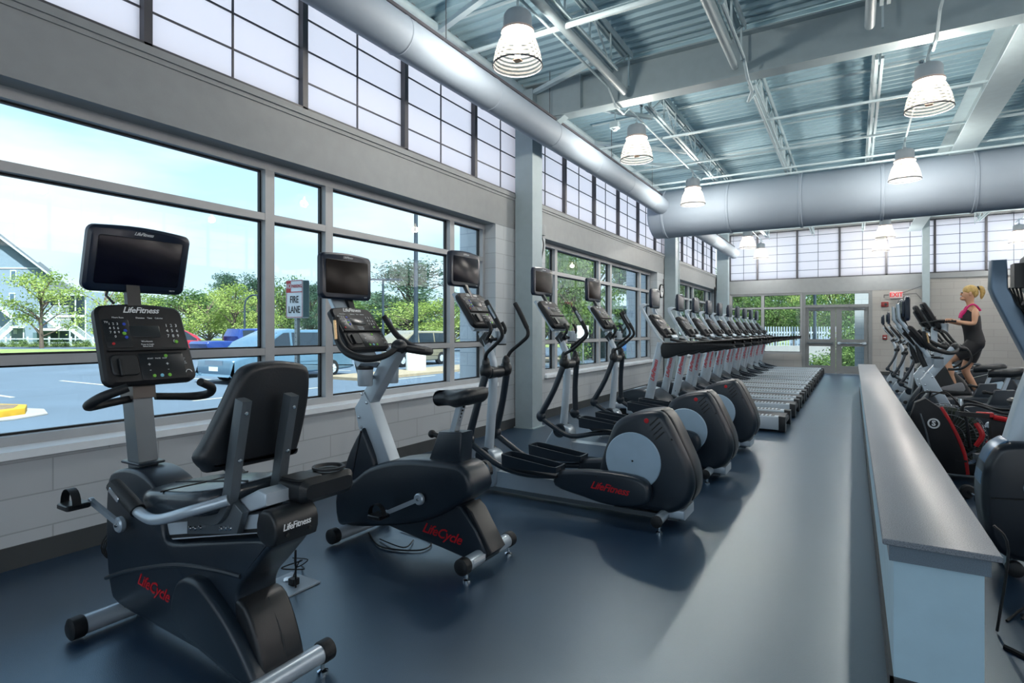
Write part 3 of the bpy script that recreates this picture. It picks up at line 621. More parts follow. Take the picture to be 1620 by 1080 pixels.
    m.v = [Vector((q.y, q.x, q.z+(q.y-1.8)*.14+.1*(q.x-Y0)**2)) for q in m.v]; st = m.build('seat_pad', mat('seat_vinyl_sheen', (46, 54, 62), .24), t)
    MB().tube([(1.56, Y0, .697), (1.8, Y0, .732), (2.08, Y0, .771)], .004, 6).tube([(1.80, Y0-.19, .733), (1.80, Y0, .731), (1.80, Y0+.19, .733)], .004, 6).build('seat_seam', CAB, st)
    for s in (-1, 1):
        pts = [(1.56, Y0+s*.24, .725), (1.65, Y0+s*.24, .695), (1.74, Y0+s*.24, .655), (1.86, Y0+s*.235, .645), (2.04, Y0+s*.20, .70), (2.14, Y0+s*.12, .735)]
        ar = MB().tube(pts, .021, 14, smooth=6).build('arm_rail', SILV, t)
        MB().tube([(1.54, Y0+s*.24, .735), (1.65, Y0+s*.24, .695), (1.73, Y0+s*.24, .66)], .029, 14, smooth=4).build('hand_grip', RUBB, ar)
        MB().slab((1.60, Y0+s*.268, .71), (.85, 0, -.42), (.42, 0, .85), .085, .022, .006, .006, .002).build('pulse_sensor', CHR, ar)
    # bottle tray at the far rear side
    m = MB().slab((2.29, 1.575, .75), (0, 1, 0), (0, 0, 1), .27, .095, .16, .03, .02); tr = m.build('storage_tray', SHROUD2, t)
    MB().lathe([(.058, 0), (.066, .003), (.066, .012), (.055, .012), (.05, 0)], (2.29, 1.635, .80), n=26).build('cup_ring', RUBB, tr)
    MB().slab((2.29, 1.50, .797), (1, 0, 0), (0, 1, 0), .12, .12, .01, .02, .003).build('tray_recess', CAB, tr)
    # mast, handles, console, tv
    MB().bar((1.285, Y0, .72), (1.215, Y0, 1.12), .085, .10, (1, 0, 0)).build('mast', DKSIL, t)
    MB().slab((1.28, Y0, .757), (1, 0, 0), (0, 1, 0), .17, .12, .012, .01, .003).build('mast_collar', SHROUD, t)
    MB().bar((1.235, Y0, 1.05), (1.22, Y0, 1.2), .10, .12, (1, 0, 0)).build('mast_bracket', mat('bracket_bronze_grey', (92, 86, 82), .4, .3), t)
    for s in (-1, 1):
        pts = [(1.25, Y0+.02+s*.05, 1.055), (1.26, Y0+.02+s*.15, 1.045), (1.28, Y0+.02+s*.235, 1.04), (1.34, Y0+.02+s*.265, 1.055), (1.40, Y0+.02+s*.24, 1.09), (1.44, Y0+.02+s*.16, 1.125)]
        MB().tube(pts, [.017, .018, .021, .021, .021, .019], 14, smooth=5).build('front_handle', RUBB, t)
    console(1.27, Y0+.02, 1.31, t, 22, .41, .39)
    tv(1.20, Y0+.02, 1.705, t, -14)
    MB().bar((1.20, Y0+.0, 1.42), (1.165, Y0, 1.62), .06, .03, (1, 0, 0)).tube([(1.18, Y0-.08, 1.5), (1.15, Y0-.1, 1.54), (1.17, Y0-.09, 1.6)], .006, 6).build('screen_bracket', SHROUD2, t)
    pedal(t, (1.325, Y0-Wd-.03, .50), (1.20, Y0-Wd-.09, .60), -1); pedal(t, (1.325, Y0+Wd+.03, .50), (1.45, Y0+Wd+.09, .40), 1)
    foot(t, 1.20, Y0-.27, Y0+.27, .055, .042, glides=False)
    MB().bar((1.20, Y0, .1), (1.42, Y0, .16), .12, .06).build('front_frame', SHROUD2, t)
    foot(t, 2.32, Y0-.21, Y0+.21, .075, .038)
    return t
rec = recumbent((1.2, 1.41, 0), 'recumbent bike with tall black backrest, nearest machine below the first window')
# cables and floor plates by the wall
def floor_plate(x, y, lab, w=.2, coil=True):
    t = thing('floor_outlet_plate', lab, 'outlet plate', (x, y, 0))
    MB().slab((x, y, .005), (1, 0, 0), (0, 1, 0), w, w*.85, .01, .004, .002).build('plate', SILVL, t)
    MB().box(x+.01, x+.05, y-.02, y+.02, .01, .045).build('plug', CAB, t); MB().disc((x-.04, y+.02, .012), .03, .012, (0, 0, 1), 16).build('outlet_cover', CHR, t)
    return t
floor_plate(1.10, 1.72, 'pale outlet plate with plug on the floor in front of the recumbent bike', .28)
m = MB()
for k in range(3): m.tube([(1.13+.02*k+.05*math.cos(a), 1.42+.10*math.cos(a), .34+.09*math.sin(a)) for a in [2*math.pi*i/20 for i in range(21)]], .0035, 6)
m.tube([(1.17, 1.45, .42), (1.14, 1.5, .25), (1.13, 1.68, .05)], .004, 6, smooth=6).tube([(1.12, 1.70, .03), (1.05, 1.5, .12), (1.12, 1.42, .02), (1.4, 1.5, .01), (1.5, 1.6, .01)], .004, 6, smooth=6).tube([(1.18, 1.42, .33), (1.19, 1.42, .55)], .006, 6)
tag(m.build('coiled_power_cable', CAB), 'coiled black cable hanging at the front of the recumbent bike', 'cable')
floor_plate(1.55, 2.02, 'pale outlet plate on the floor between the two nearest bikes', .24)
m = MB().tube([(1.57, 2.02, .04), (1.52, 2.1, .09), (1.6, 2.05, .13), (1.53, 1.98, .1), (1.58, 2.08, .07), (1.42, 2.2, .01)], .004, 6, smooth=6).tube([(1.62, 2.0, .0), (1.62, 2.0, .21)], .005, 6).tube([(1.57, 2.02, .15), (1.68, 2.03, .16), (1.62, 2.0, .12), (1.55, 2.05, .17)], .003, 6, smooth=6)
tag(m.build('tangled_cable', CAB), 'tangled black cable on the outlet plate between the two nearest bikes', 'cable')
tag(MB().tube([(1.35, 2.8, .008), (1.6, 2.66, .008), (1.85, 2.74, .01), (1.80, 2.9, .01), (1.5, 2.95, .01)], .005, 6, smooth=8).tube([(1.5, 2.75, .01), (1.75, 2.70, .02), (1.7, 2.85, .01)], .004, 6, smooth=6).build('floor_cable', CAB), 'black cable lying on the floor under the upright bike', 'cable')

# ---------------------------------------------------------------- upright bike
def upright(loc, label):
    t = thing('upright_bike', label, 'exercise bike', loc)
    Y0 = 2.77
    U = [(1.19, .30), (1.20, .10), (1.30, .085), (1.60, .135), (1.95, .225), (2.21, .37), (2.30, .46), (2.235, .585), (2.05, .60), (1.75, .575), (1.50, .50), (1.35, .40)]
    b = MB().shell(U, Y0-.12, Y0+.12, .035, 3).build('body_shroud', SHROUD, t)
    MB().shell([(1.22, .30), (1.25, .50), (1.38, .715), (1.42, .70), (1.52, .48), (1.45, .30)], Y0-.085, Y0+.085, .02, 3).build('flywheel_cover', SHROUD, t)
    MB().shell([(1.55, .16), (1.75, .12), (2.06, .08), (2.30, .05), (2.38, .11), (2.20, .35), (2.05, .33), (1.7, .22)], Y0-.085, Y0+.085, .015, 2).build('lower_frame_cover', SHROUD, t)
    MB().shell([(2.22, .36), (2.27, .33), (2.41, .12), (2.36, .07)], Y0-.075, Y0+.075, .008, 0).build('rear_edge_trim', SHROUD2, t)
    script('LifeCycle', (2.06, Y0-.087, .168), .085, (.99, 0, -.10), (.10, 0, .99), RTXT, b)
    sp = MB().shell([(1.93, .56), (2.015, .765), (2.19, .775), (2.18, .565)], Y0-.062, Y0+.062, .015, 0).build('seat_post_cover', SHROUD, t)
    MB().bar((2.07, Y0, .70), (2.155, Y0, .97), .05, .035, (1, 0, 0)).build('seat_post', SILV, t)
    for k in range(8): MB().disc((2.098+.009*k, Y0, .775+.0205*k), .006, .012, (1, 0, 0), 10).build('adjustment_hole', CAB, sp)
    MB().tube([(2.0, Y0, .72), (1.93, Y0, .735)], .016, 10).ell((1.92, Y0, .735), .025, .025, .025).build('seat_knob', RUBB, t)
    m = MB().shell([(1.95, -.025), (1.96, .03), (2.05, .05), (2.13, .10), (2.23, .125), (2.28, .09), (2.29, 0), (2.28, -.09), (2.23, -.125), (2.13, -.10), (2.05, -.05), (1.96, -.03)], .92, 1.015, .047, 3, axis='z', sub=5)
    for q in m.v: q.y += Y0; q.z += max(0, q.x-2.15)*.25-max(0, 2.05-q.x)*.1
    m.build('saddle', VINYL, t)
    # kinked mast
    M = [(1.30, .86), (1.36, 1.0), (1.60, 1.26), (1.66, 1.22), (1.44, .90), (1.635, .50), (1.50, .46), (1.33, .74)]
    ms = MB().shell([(1.50, .46), (1.635, .50), (1.43, .91), (1.385, .97), (1.30, .86), (1.335, .73)], Y0-.05, Y0+.05, .006, 0).build('mast', SILVL, t)
    MB().shell([(1.345, .93), (1.44, .90), (1.68, 1.235), (1.60, 1.275)], Y0-.042, Y0+.042, .006, 0).build('handlebar_stem', SILV, t)
    for x, z in ((1.36, .955), (1.335, .80), (1.405, .90), (1.355, .735)): MB().bolt((x+.01, Y0-.052, z), (0, -1, 0), .011).build('mast_bolt', CHR, ms)
    MB().ell((1.65, Y0, 1.27), .05, .055, .05).build('handlebar_hub', SHROUD2, t)
    for s in (-1, 1):
        if s > 0: pts = [(1.66, Y0+.03, 1.265), (1.73, Y0+.13, 1.25), (1.70, Y0+.22, 1.24), (1.56, Y0+.245, 1.26), (1.43, Y0+.24, 1.33), (1.36, Y0+.235, 1.40), (1.30, Y0+.23, 1.475)]
        else: pts = [(1.66, Y0+s*.03, 1.265), (1.64, Y0+s*.13, 1.215), (1.56, Y0+s*.21, 1.20), (1.44, Y0+s*.24, 1.235), (1.36, Y0+s*.24, 1.30), (1.325, Y0+s*.235, 1.38), (1.32, Y0+s*.23, 1.46)]
        hb = MB().tube(pts, [.018, .02, .024, .024, .021, .02, .02], 14, smooth=5).build('handlebar', RUBB, t)
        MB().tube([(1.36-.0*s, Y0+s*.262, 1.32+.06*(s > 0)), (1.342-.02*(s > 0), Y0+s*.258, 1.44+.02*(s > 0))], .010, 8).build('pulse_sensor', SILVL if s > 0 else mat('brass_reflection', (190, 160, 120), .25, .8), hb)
    MB().tube([(1.62, Y0+.28, 1.245), (1.74, Y0+.20, 1.235), (1.76, Y0+.1, 1.24), (1.67, Y0+.03, 1.26)], .024, 12, smooth=5).build('front_grip', RUBB, t)
    console(1.30, Y0, 1.39, t, 37, .385, .34)
    MB().tube([(1.35, Y0, 1.02), (1.30, Y0, 1.15), (1.27, Y0, 1.3)], .03, 10, sq=.5).build('console_arm', SHROUD2, t)
    tv(1.17, Y0, 1.74, t, 0, SCRB)
    MB().shell([(1.06, 1.62), (1.05, 1.80), (1.085, 1.80), (1.10, 1.62), (1.40, 1.16), (1.36, 1.13)], Y0-.09, Y0+.09, .008, 0).build('silver_spine', SILV, t)
    MB().bar((1.19, Y0+.05, 1.46), (1.105, Y0+.05, 1.68), .05, .025, (1, 0, 0)).build('screen_bracket', SHROUD2, t)
    for s in (-1, 1):
        MB().lathe([(0, 0), (.044, .0), (.048, .01), (.05, .115), (.045, .12), (.042, .02), (0, .015)], (1.47, Y0+s*.12, 1.02), n=24).build('cup_holder', SILV, t)
        MB().lathe([(.0495, .105), (.0515, .108), (.0515, .124), (.046, .124)], (1.47, Y0+s*.12, 1.02), n=24).build('cup_rim', RUBB, t)
        MB().tube([(1.47, Y0+s*.075, 1.07), (1.46, Y0, 1.07)], .012, 8).build('cup_arm', SILV, t)
    pedal(t, (1.94, Y0-.145, .37), (1.70, Y0-.17, .255), -1); pedal(t, (1.94, Y0+.145, .37), (2.14, Y0+.17, .47), 1)
    foot(t, 1.30, Y0-.26, Y0+.26, .058, .042, glides=False); f = foot(t, 2.33, Y0-.27, Y0+.27, .085, .04)
    MB().slab((2.365, Y0-.13, .095), (0, 1, 0), (.2, 0, 1), .13, .03, .012, .003, .001).build('warning_sticker', WTXT, f)
    return t
upr = upright((1.3, 2.77, 0), 'upright bike with saddle and kinked silver mast, between recumbent bike and cross trainers')

# ---------------------------------------------------------------- cross trainer
def trainer(loc, label, phase=0, scr=SCRB, full=True):
    t = thing('cross_trainer', label, 'cross trainer', loc)
    Y0 = 4.12
    D = [(2.52, .20), (2.55, .42), (2.61, .60), (2.66, .70), (2.76, .765), (2.88, .798), (2.985, .805), (3.05, .75), (3.14, .58), (3.21, .42), (3.225, .29), (3.18, .17), (3.08, .10), (2.95, .09), (2.62, .09)]
    b = MB().shell(D, Y0-.165, Y0+.165, .05, 3).build('drum_shroud', SHROUD, t)
    MB().shell([(2.98, .812), (3.06, .757), (3.15, .585), (3.22, .42), (3.235, .29), (3.20, .19), (3.18, .28), (3.17, .40), (3.10, .55), (3.02, .70)], Y0-.10, Y0+.10, .02, 3).build('rear_shroud_band', SHROUD2, b)
    for s in (-1, 1):
        yy = Y0+s*.165
        MB().disc((2.80, yy, .44), .205, .016, (0, 1, 0), 48, .006).build('side_disc', mat('disc_blue_grey', (168, 192, 210), .4, .1), b)
        MB().disc((2.80, yy+s*.009, .44), .007, .004, (0, 1, 0), 12).build('disc_screw', CAB, b)
        for k in range(4): MB().bar((2.985+.014*k, yy, .765-.032*k), (2.925+.014*k, yy, .705-.032*k), .008, .008, (0, 1, 0)).build('vent_slot', CAB, b)
        MB().disc((2.90, yy-s*.001, .735), .018, .006, (0, 1, 0), 20).build('round_badge', RTXT, b)
        for x, z in ((2.66, .70), (3.08, .62)): MB().disc((x, yy, z), .008, .006, (0, 1, 0), 12).build('cover_screw', CAB, b)
    MB().bar((1.47, Y0, .125), (2.62, Y0, .115), .13, .13).build('base_rail', SILV, t)
    MB().bar((1.47, Y0, .045), (3.1, Y0, .045), .15, .03).build('rail_skirt', DKSIL, t)
    MB().shell([(1.30, .05), (1.27, .15), (1.36, .30), (1.45, .36), (1.55, .33), (1.58, .2), (1.55, .05)], Y0-.08, Y0+.08, .02, 4).build('front_cover', SILV, t)
    MB().disc((1.44, Y0, .30), .075, .18, (0, 1, 0), 28, .01).build('pivot_drum', SHROUD, t)
    # mast
    ms = MB().tube([(1.45, Y0, .30), (1.485, Y0, .70), (1.50, Y0, 1.0), (1.49, Y0, 1.12), (1.44, Y0, 1.24), (1.38, Y0, 1.36)], [.042, .04, .038, .037, .036, .034], 16, smooth=4).build('mast', SILVL, t)
    MB().disc((1.51, Y0, 1.02), .052, .20, (0, 1, 0), 24, .012).build('arm_pivot_housing', SHROUD2, t)
    MB().bar((1.46, Y0, 1.27), (1.40, Y0+.0, 1.33), .10, .07, (0, 1, 0)).build('console_neck', SHROUD2, t)
    for s, ph in ((-1, phase), (1, -phase)):
        sh = ph*.10
        h = MB().ell((1.53+sh*.1, Y0+s*.16, 1.04), .055, .05, .07).ell((1.53+sh*.1, Y0+s*.16, 1.10), .035, .035, .06).build('arm_joint', SHROUD2, t)
        MB().tube([(1.53, Y0+s*.17, 1.0), (1.47-sh*.3, Y0+s*.20, .75), (1.40-sh, Y0+s*.21, .50)], [.032, .03, .034], 14, smooth=3).build('lower_arm', SHROUD, t)
        MB().ell((1.39-sh, Y0+s*.21, .46), .055, .04, .06).build('knee_joint', SHROUD, t)
        up = [(1.53, Y0+s*.17, 1.12), (1.56+sh, Y0+s*.19, 1.19), (1.66+sh, Y0+s*.20, 1.27), (1.72+sh, Y0+s*.21, 1.33), (1.71+sh, Y0+s*.22, 1.40), (1.64+sh, Y0+s*.23, 1.52), (1.58+sh, Y0+s*.23, 1.62)]
        a = MB().tube(up, .016, 12, smooth=5).build('moving_handle', RUBB, t)
        MB().tube(up[4:], [.02, .022, .02], 12, smooth=3).build('foam_grip', RUBB, a)
        MB().tube([(1.675+sh, Y0+s*.24, 1.475), (1.615+sh, Y0+s*.25, 1.58)], .011, 8).build('pulse_sensor', CHR, a)
        zz = .32+s*-ph*.10
        lk = MB().tube([(1.40-sh, Y0+s*.21, .44), (1.52-sh, Y0+s*.21, .37), (1.70-sh*.6, Y0+s*.205, .28-ph*s*.0), (1.95, Y0+s*.20, zz-.08), (2.3, Y0+s*.20, zz-.05)], [.026, .026, .026, .024, .022], 12, smooth=4).build('pedal_link', SHROUD, t)
        x0, x1 = 1.76, 2.25
        o = [(x0, -.045), (x0+.03, -.075), (x0+.2, -.085), (x1-.03, -.08), (x1, -.06), (x1, .06), (x1-.03, .08), (x0+.2, .085), (x0+.03, .075), (x0, .045)]
        m = MB().shell(o, zz-.035, zz-.015, .004, 3, axis='z')
        for q in m.v: q.y += Y0+s*.22; q.z += -(q.x-1.95)*.05*(1 if s < 0 else -1)
        fp = m.build('foot_plate', SHROUD2, lk)
        Q = catmull([(a_, b_, 0) for a_, b_ in o], 3, True); N = len(Q); vs = []
        for q in Q:
            hgt = .055*max(0, min(1, (2.22-q.x)/.42))+.014
            for sc, zq in ((1, -.03), (1.04, hgt), (.92, hgt), (.9, -.02)):
                vs.append((2.0+(q.x-2.0)*(1+(sc-1)*.5), Y0+s*.22+q.y*sc, zz+zq+.01+(q.x-1.95)*.02))
        MB().add(vs, [(4*i+j, 4*((i+1) % N)+j, 4*((i+1) % N)+(j+1) % 4, 4*i+(j+1) % 4) for i in range(N) for j in range(4)]).build('foot_plate_rim', SHROUD, lk)
        C = [(2.22, zz-.12), (2.235, zz-.02), (2.33, zz+.01), (2.55, zz+.035), (2.84, zz+.03), (2.94, zz-.02), (2.95, zz-.13), (2.86, zz-.18), (2.65, zz-.20), (2.45, zz-.17)]
        ac = MB().shell(C, Y0+s*.17 if s > 0 else Y0-.27, Y0+.27 if s > 0 else Y0-.17, .03, 3).build('crank_cover', SHROUD, t)
        script('LifeFitness', (2.66, Y0+s*.2715, zz-.075), .075, (-s*1., 0, 0) if s > 0 else (1, 0, -.06), (0, 0, 1) if s > 0 else (.06, 0, 1), RTXT, ac)
        MB().disc((2.56, Y0+s*.271, zz+.0), .007, .004, (0, 1, 0), 10).build('cover_screw', CAB, ac)
        # fixed inner handles
        MB().tube([(1.46, Y0+s*.04, 1.30), (1.50, Y0+s*.10, 1.31), (1.55, Y0+s*.115, 1.38), (1.52, Y0+s*.11, 1.45)], .015, 10, smooth=4).build('fixed_handle', RUBB, t)
    console(1.35, Y0, 1.56, t, 36, .40, .35, full)
    tv(1.20, Y0, 1.915, t, 0, scr)
    MB().bar((1.27, Y0, 1.66), (1.16, Y0, 1.84), .04, .03, (1, 0, 0)).build('screen_bracket', SHROUD2, t)
    MB().bar((1.18, Y0, 1.70), (1.40, Y0, 1.38), .30, .03, (1, 0, 0)).build('console_frame', SILVL, t)
    for s in (1,):
        MB().lathe([(0, 0), (.044, .0), (.048, .01), (.05, .115), (.045, .12), (.042, .02), (0, .015)], (1.50, Y0+s*.12, 1.255), n=24).build('cup_holder', SILVL, t)
        MB().lathe([(.0485, .0), (.05, .0), (.05, .012), (.0485, .012)], (1.50, Y0+s*.12, 1.25), n=24).build('cup_rim', RUBB, t)
    foot(t, 1.36, Y0-.25, Y0+.25, .075, .034, cap=.03); foot(t, 3.02, Y0-.34, Y0+.34, .085, .036, cap=.025)
    MB().shell([(2.98, .06), (2.98, .13), (3.16, .13), (3.16, .06)], Y0-.14, Y0+.14, .015, 0).build('rear_frame', SILV, t)
    return t
ct = trainer((1.45, 4.12, 0), 'nearest cross trainer, its whole charcoal drum with grey disc and red lettering in view', .0, SCR)
ct2 = trainer((1.45, 4.12, 0), 'middle cross trainer of the window row, half hidden by the nearest one', 1., SCRB, False)
ct2.location.y = 5.60
ct3 = copy_tree(ct2); ct3.location.y = 7.05; ct3['label'] = 'farthest cross trainer of the window row, standing just before the treadmills'
for o in (ct, ct2, ct3): o['group'] = 'cross trainers along the side windows'
floor_plate(1.0, 5.0, 'pale outlet plate on the floor between the first and second cross trainers', .2)
m = MB()
for k in range(3): m.tube([(1.45+.05*math.cos(a)+.03*k, 5.25+.05*math.sin(a), .10+.03*math.cos(2*a)) for a in [2*math.pi*i/14 for i in range(15)]], .005, 6)
m.tube([(1.5, 5.25, .06), (1.4, 5.3, .006), (1.0, 5.05, .03)], .005, 6, smooth=6)
tag(m.build('cable_bundle', CAB), 'bunched black cable behind the nearest cross trainer foot plate', 'cable')

# ---------------------------------------------------------------- treadmill
def treadmill(loc, label):
    t = thing('treadmill', label, 'treadmill', loc, 'treadmills in a long row')
    Y0 = 8.90; XE = 3.36; Wd = .45
    MB().shell([(1.45, .19), (XE-.02, .185), (XE-.02, .165), (1.45, .165)], Y0-.28, Y0+.28, .004, 0).build('running_belt', mat('belt_black', (34, 38, 42), .5, bump=.1, bscale=300), t)
    MB().box(1.2, XE-.04, Y0-.30, Y0+.30, .05, .163).build('deck_frame', SHROUD2, t)
    for s in (-1, 1):
        a, b = sorted((Y0+s*.285, Y0+s*Wd))
        r = MB().shell([(1.15, .10), (1.15, .20), (XE-.04, .215), (XE, .20), (XE, .03), (1.6, .06)], a, b, .012, 0).build('side_rail', SILVL, t)
        MB().slab(((1.7+XE-.1)/2, (a+b)/2, .2165), (1, 0, 0), (0, 1, 0), XE-1.85, .10, .006, .004, .001).build('rail_tread', mat('tread_grey_rubber', (78, 84, 88), .5), r)
        for k in range(26): MB().box(1.75+k*.056, 1.775+k*.056, a+.015, b-.015, .2185, .2215).build('tread_rib', SILVL, r) if label == 'N' else None
        MB().shell([(XE-.07, .02), (XE-.07, .222), (XE+.012, .215), (XE+.014, .015)], a-.002, b+.002, .008, 0).build('rear_end_cap', SHROUD2, t)
        m = MB()
        for k in range(30): m.box(1.72+k*.05, 1.742+k*.05, a+.012, b-.012, .2175, .2215)
        m.build('tread_ribs', SILVL, r)
    MB().tube([(XE-.06, Y0-.27, .12), (XE-.06, Y0+.27, .12)], .062, 18).build('rear_roller', RUBB, t)
    MB().shell([(.97, .25), (.97, .36), (1.0, .40), (1.20, .47), (1.42, .46), (1.60, .36), (1.66, .24), (1.3, .22)], Y0-.36, Y0+.36, .03, 3).build('motor_cover', SHROUD, t)
    MB().shell([(1.03, .40), (1.22, .475), (1.42, .465), (1.46, .45), (1.22, .455), (1.03, .385)], Y0-.30, Y0+.30, .01, 0).build('motor_cover_top', SILVL, t)
    MB().shell([(.95, .17), (.95, .25), (1.7, .25), (1.7, .17)], Y0-.44, Y0+.44, .02, 0).build('front_base', SILVL, t)
    for s in (-1, 1):
        p = MB().tube([(1.46, Y0+s*.40, .19), (1.59, Y0+s*.40, .80), (1.68, Y0+s*.40, 1.20)], [.068, .062, .058], 16, sy=.62, sq=.8).build('upright_post', SILV, t)
        if s < 0: pass
        u = Vector((.20, 0, 1)).normalized(); v = Vector((-1, 0, .2)).normalized()
        script('LifeFitness', (1.585, Y0+s*.40-.044, .78), .085, u, v, RTXT, p)
        MB().disc((1.49, Y0+s*.40-.045, .33), .008, .006, (0, 1, 0), 10).build('post_screw', CAB, p)
        MB().shell([(1.55, .22), (1.60, .34), (1.70, .31), (2.0, .235), (1.98, .21)], Y0+s*.40-.05, Y0+s*.40+.05, .012, 2).build('post_foot_cover', SHROUD, t)
        H = [(1.66, 1.12), (1.70, .99), (1.76, .965), (1.85, .99), (1.98, 1.04), (2.15, 1.08), (2.68, 1.135), (2.72, 1.165), (2.71, 1.205), (2.66, 1.215), (1.80, 1.205), (1.70, 1.20)]
        MB().shell(H, Y0+s*.40-.035, Y0+s*.40+.035, .02, 3).build('handrail', SHROUD2, t)
        # side of the console yoke
        yk = MB().shell([(1.32, 1.72), (1.36, 1.80), (1.42, 1.79), (1.42, 1.76), (1.38, 1.73), (1.42, 1.64), (1.62, 1.30), (1.72, 1.19), (1.66, 1.20), (1.56, 1.33)], Y0+s*.31-.02, Y0+s*.31+.02, .008, 2).build('console_yoke', SILVL, t)
    MB().tube([(1.37, Y0-.31, 1.78), (1.37, Y0+.31, 1.78)], .022, 12).build('yoke_bar', SILVL, t)
    c = console(1.60, Y0, 1.46, t, 38, .60, .44, False, False)
    n, v = tilt(38)
    MB().slab(Vector((1.50, Y0-.08, 1.60))+n*.012, (0, 1, 0), v, .30, .07, .004, .01, .001).build('display_strip', LCD, c)
    MB().slab(Vector((1.70, Y0+.15, 1.36))+n*.02, (0, 1, 0), v, .12, .10, .03, .012, .004).build('cup_well', SHROUD2, c)
    MB().slab(Vector((1.70, Y0-.15, 1.36))+n*.02, (0, 1, 0), v, .12, .10, .03, .012, .004).build('cup_well', SHROUD2, c)
    MB().slab(Vector((1.76, Y0, 1.28))+n*.018, (0, 1, 0), v, .30, .05, .012, .012, .003).build('lower_key_panel', SILVL, c)
    MB().tube([(1.78, Y0-.28, 1.25), (1.90, Y0-.2, 1.22), (1.93, Y0, 1.21), (1.90, Y0+.2, 1.22), (1.78, Y0+.28, 1.25)], .02, 10, smooth=5).build('cross_grip', RUBB, t)
    b = tv(1.47, Y0, 1.885, t, 0, mat('grey_reflecting_screen', (66, 70, 76), .4), .44, .30, False)
    MB().tube([(1.38, Y0-.05, 1.78), (1.43, Y0-.02, 1.76), (1.47, Y0, 1.85)], .02, 8, smooth=4).build('screen_bracket', SHROUD2, t)
    for s in (-1, 1): MB().disc((1.05, Y0+s*.3, .085), .083, .05, (0, 1, 0), 20).build('transport_wheel', RUBB, t)
    return t
tm = treadmill((1.8, 8.90, 0), 'nearest treadmill, standing apart at the near end of the treadmill row')
ys_ = [10.45+1.2*k for k in range(9)]; onm = ['second', 'third', 'fourth', 'fifth', 'sixth', 'seventh', 'eighth', 'ninth']
for i, y in enumerate(ys_):
    o = copy_tree(tm); o.location.y = y
    o['label'] = '%s treadmill from the camera in the window row' % onm[i] if i < 8 else 'farthest treadmill of the window row, next to the far wall'

# ================================================================ outside
G = -.35; RX, RY = .8575, .5145
def at(u, F, z=G):
    """ground point seen F metres deep in the direction of picture column u"""
    l = (u-810)/900.*F
    return Vector((4.16-F*RY+l*RX, F*RX+l*RY, z))
ASPH = mat('asphalt', (76, 92, 108), .85, var=.12, vscale=.35, bump=.1, bscale=14)
GRASS = mat('lawn_grass', (104, 126, 66), .9, var=.25, vscale=.8, bump=.6, bscale=20, var2=(140, 152, 88))
CONC = mat('pale_concrete', (140, 140, 138), .8, var=.1, vscale=1.2)
YEL = mat('yellow_curb_paint', (176, 140, 30), .7, var=.12, vscale=6)
def quad(name, P, z, m, kind='structure', th=.1):
    v = [(p[0], p[1], z) for p in P]+[(p[0], p[1], z-th) for p in P]; n = len(P)
    o = MB().add(v, [tuple(range(n)), tuple(range(n, 2*n))[::-1]]+[(i, i+n, (i+1) % n+n, (i+1) % n) for i in range(n)]).build(name, m, None, org=(0, 0, 0)); o['kind'] = kind; return o
quad('parking_lot_ground', [(-220, -120), (-.3, -120), (-.3, 230), (-220, 230)], G, ASPH, th=.3)
quad('back_lot_ground', [(-.3, YB+.3), (120, YB+.3), (120, 230), (-.3, 230)], G, ASPH, th=.3)
a, b, c, d = at(-260, 40), at(300, 40), at(300, 53), at(-260, 53)
quad('grass_strip', [a, b, c, d], G+.06, GRASS); quad('far_lawn', [at(-400, 64), at(1250, 60), at(1250, 130), at(-400, 130)], G+.05, GRASS)
quad('sidewalk', [(-2.6, -20), (-.3, -20), (-.3, 34), (-2.6, 34)], G+.15, CONC, th=.2)
t = thing('parking_island', 'rounded parking island edged with a bright yellow curb', 'traffic island', (-11, 0, G))
isl = [(-11.9, -12), (-10.1, -12), (-10.1, 4.2), (-10.35, 4.85), (-11., 5.1), (-11.65, 4.85), (-11.9, 4.2)]
MB().shell(isl, G, G+.16, .02, 0, axis='z').build('yellow_curb', YEL, t)
MB().shell([(-11+(x+11)*.8, y-.15) for x, y in isl], G+.1, G+.17, .01, 0, axis='z').build('island_soil', mat('dry_soil', (110, 96, 80), .95, var=.3, vscale=9), t)
MB().shell([(-11+(x+11)*1.35, y+.3) for x, y in isl], G, G+.03, .005, 0, axis='z').build('gutter', CONC, t)
t = thing('concrete_median', 'tan striped concrete median under the white lamp base', 'median', (-11.3, 18, G))
MB().box(-12.4, -10.3, 14.2, 40, G, G+.10).build('median_slab', mat('tan_concrete', (140, 128, 108), .8, var=.1), t)
for k in range(5): MB().box(-9.9+.0, -9.8, 8+k*5.5, 12+k*5.5, G, G+.008).build('painted_line', mat('road_paint_white', (160, 160, 152), .7), t)
m = MB()
for k in range(9): tag(MB().bar((-19.5, 6+2.9*k, G+.004), (-14.6, 6+2.9*k, G+.004), .12, .01).build('parking_line', MATS['road_paint_white']), 'white painted parking bay line on the asphalt, %s from the yellow island' % ['first', 'second', 'third', 'fourth', 'fifth', 'sixth', 'seventh', 'eighth', 'ninth'][k], 'parking line', 'parking bay lines')
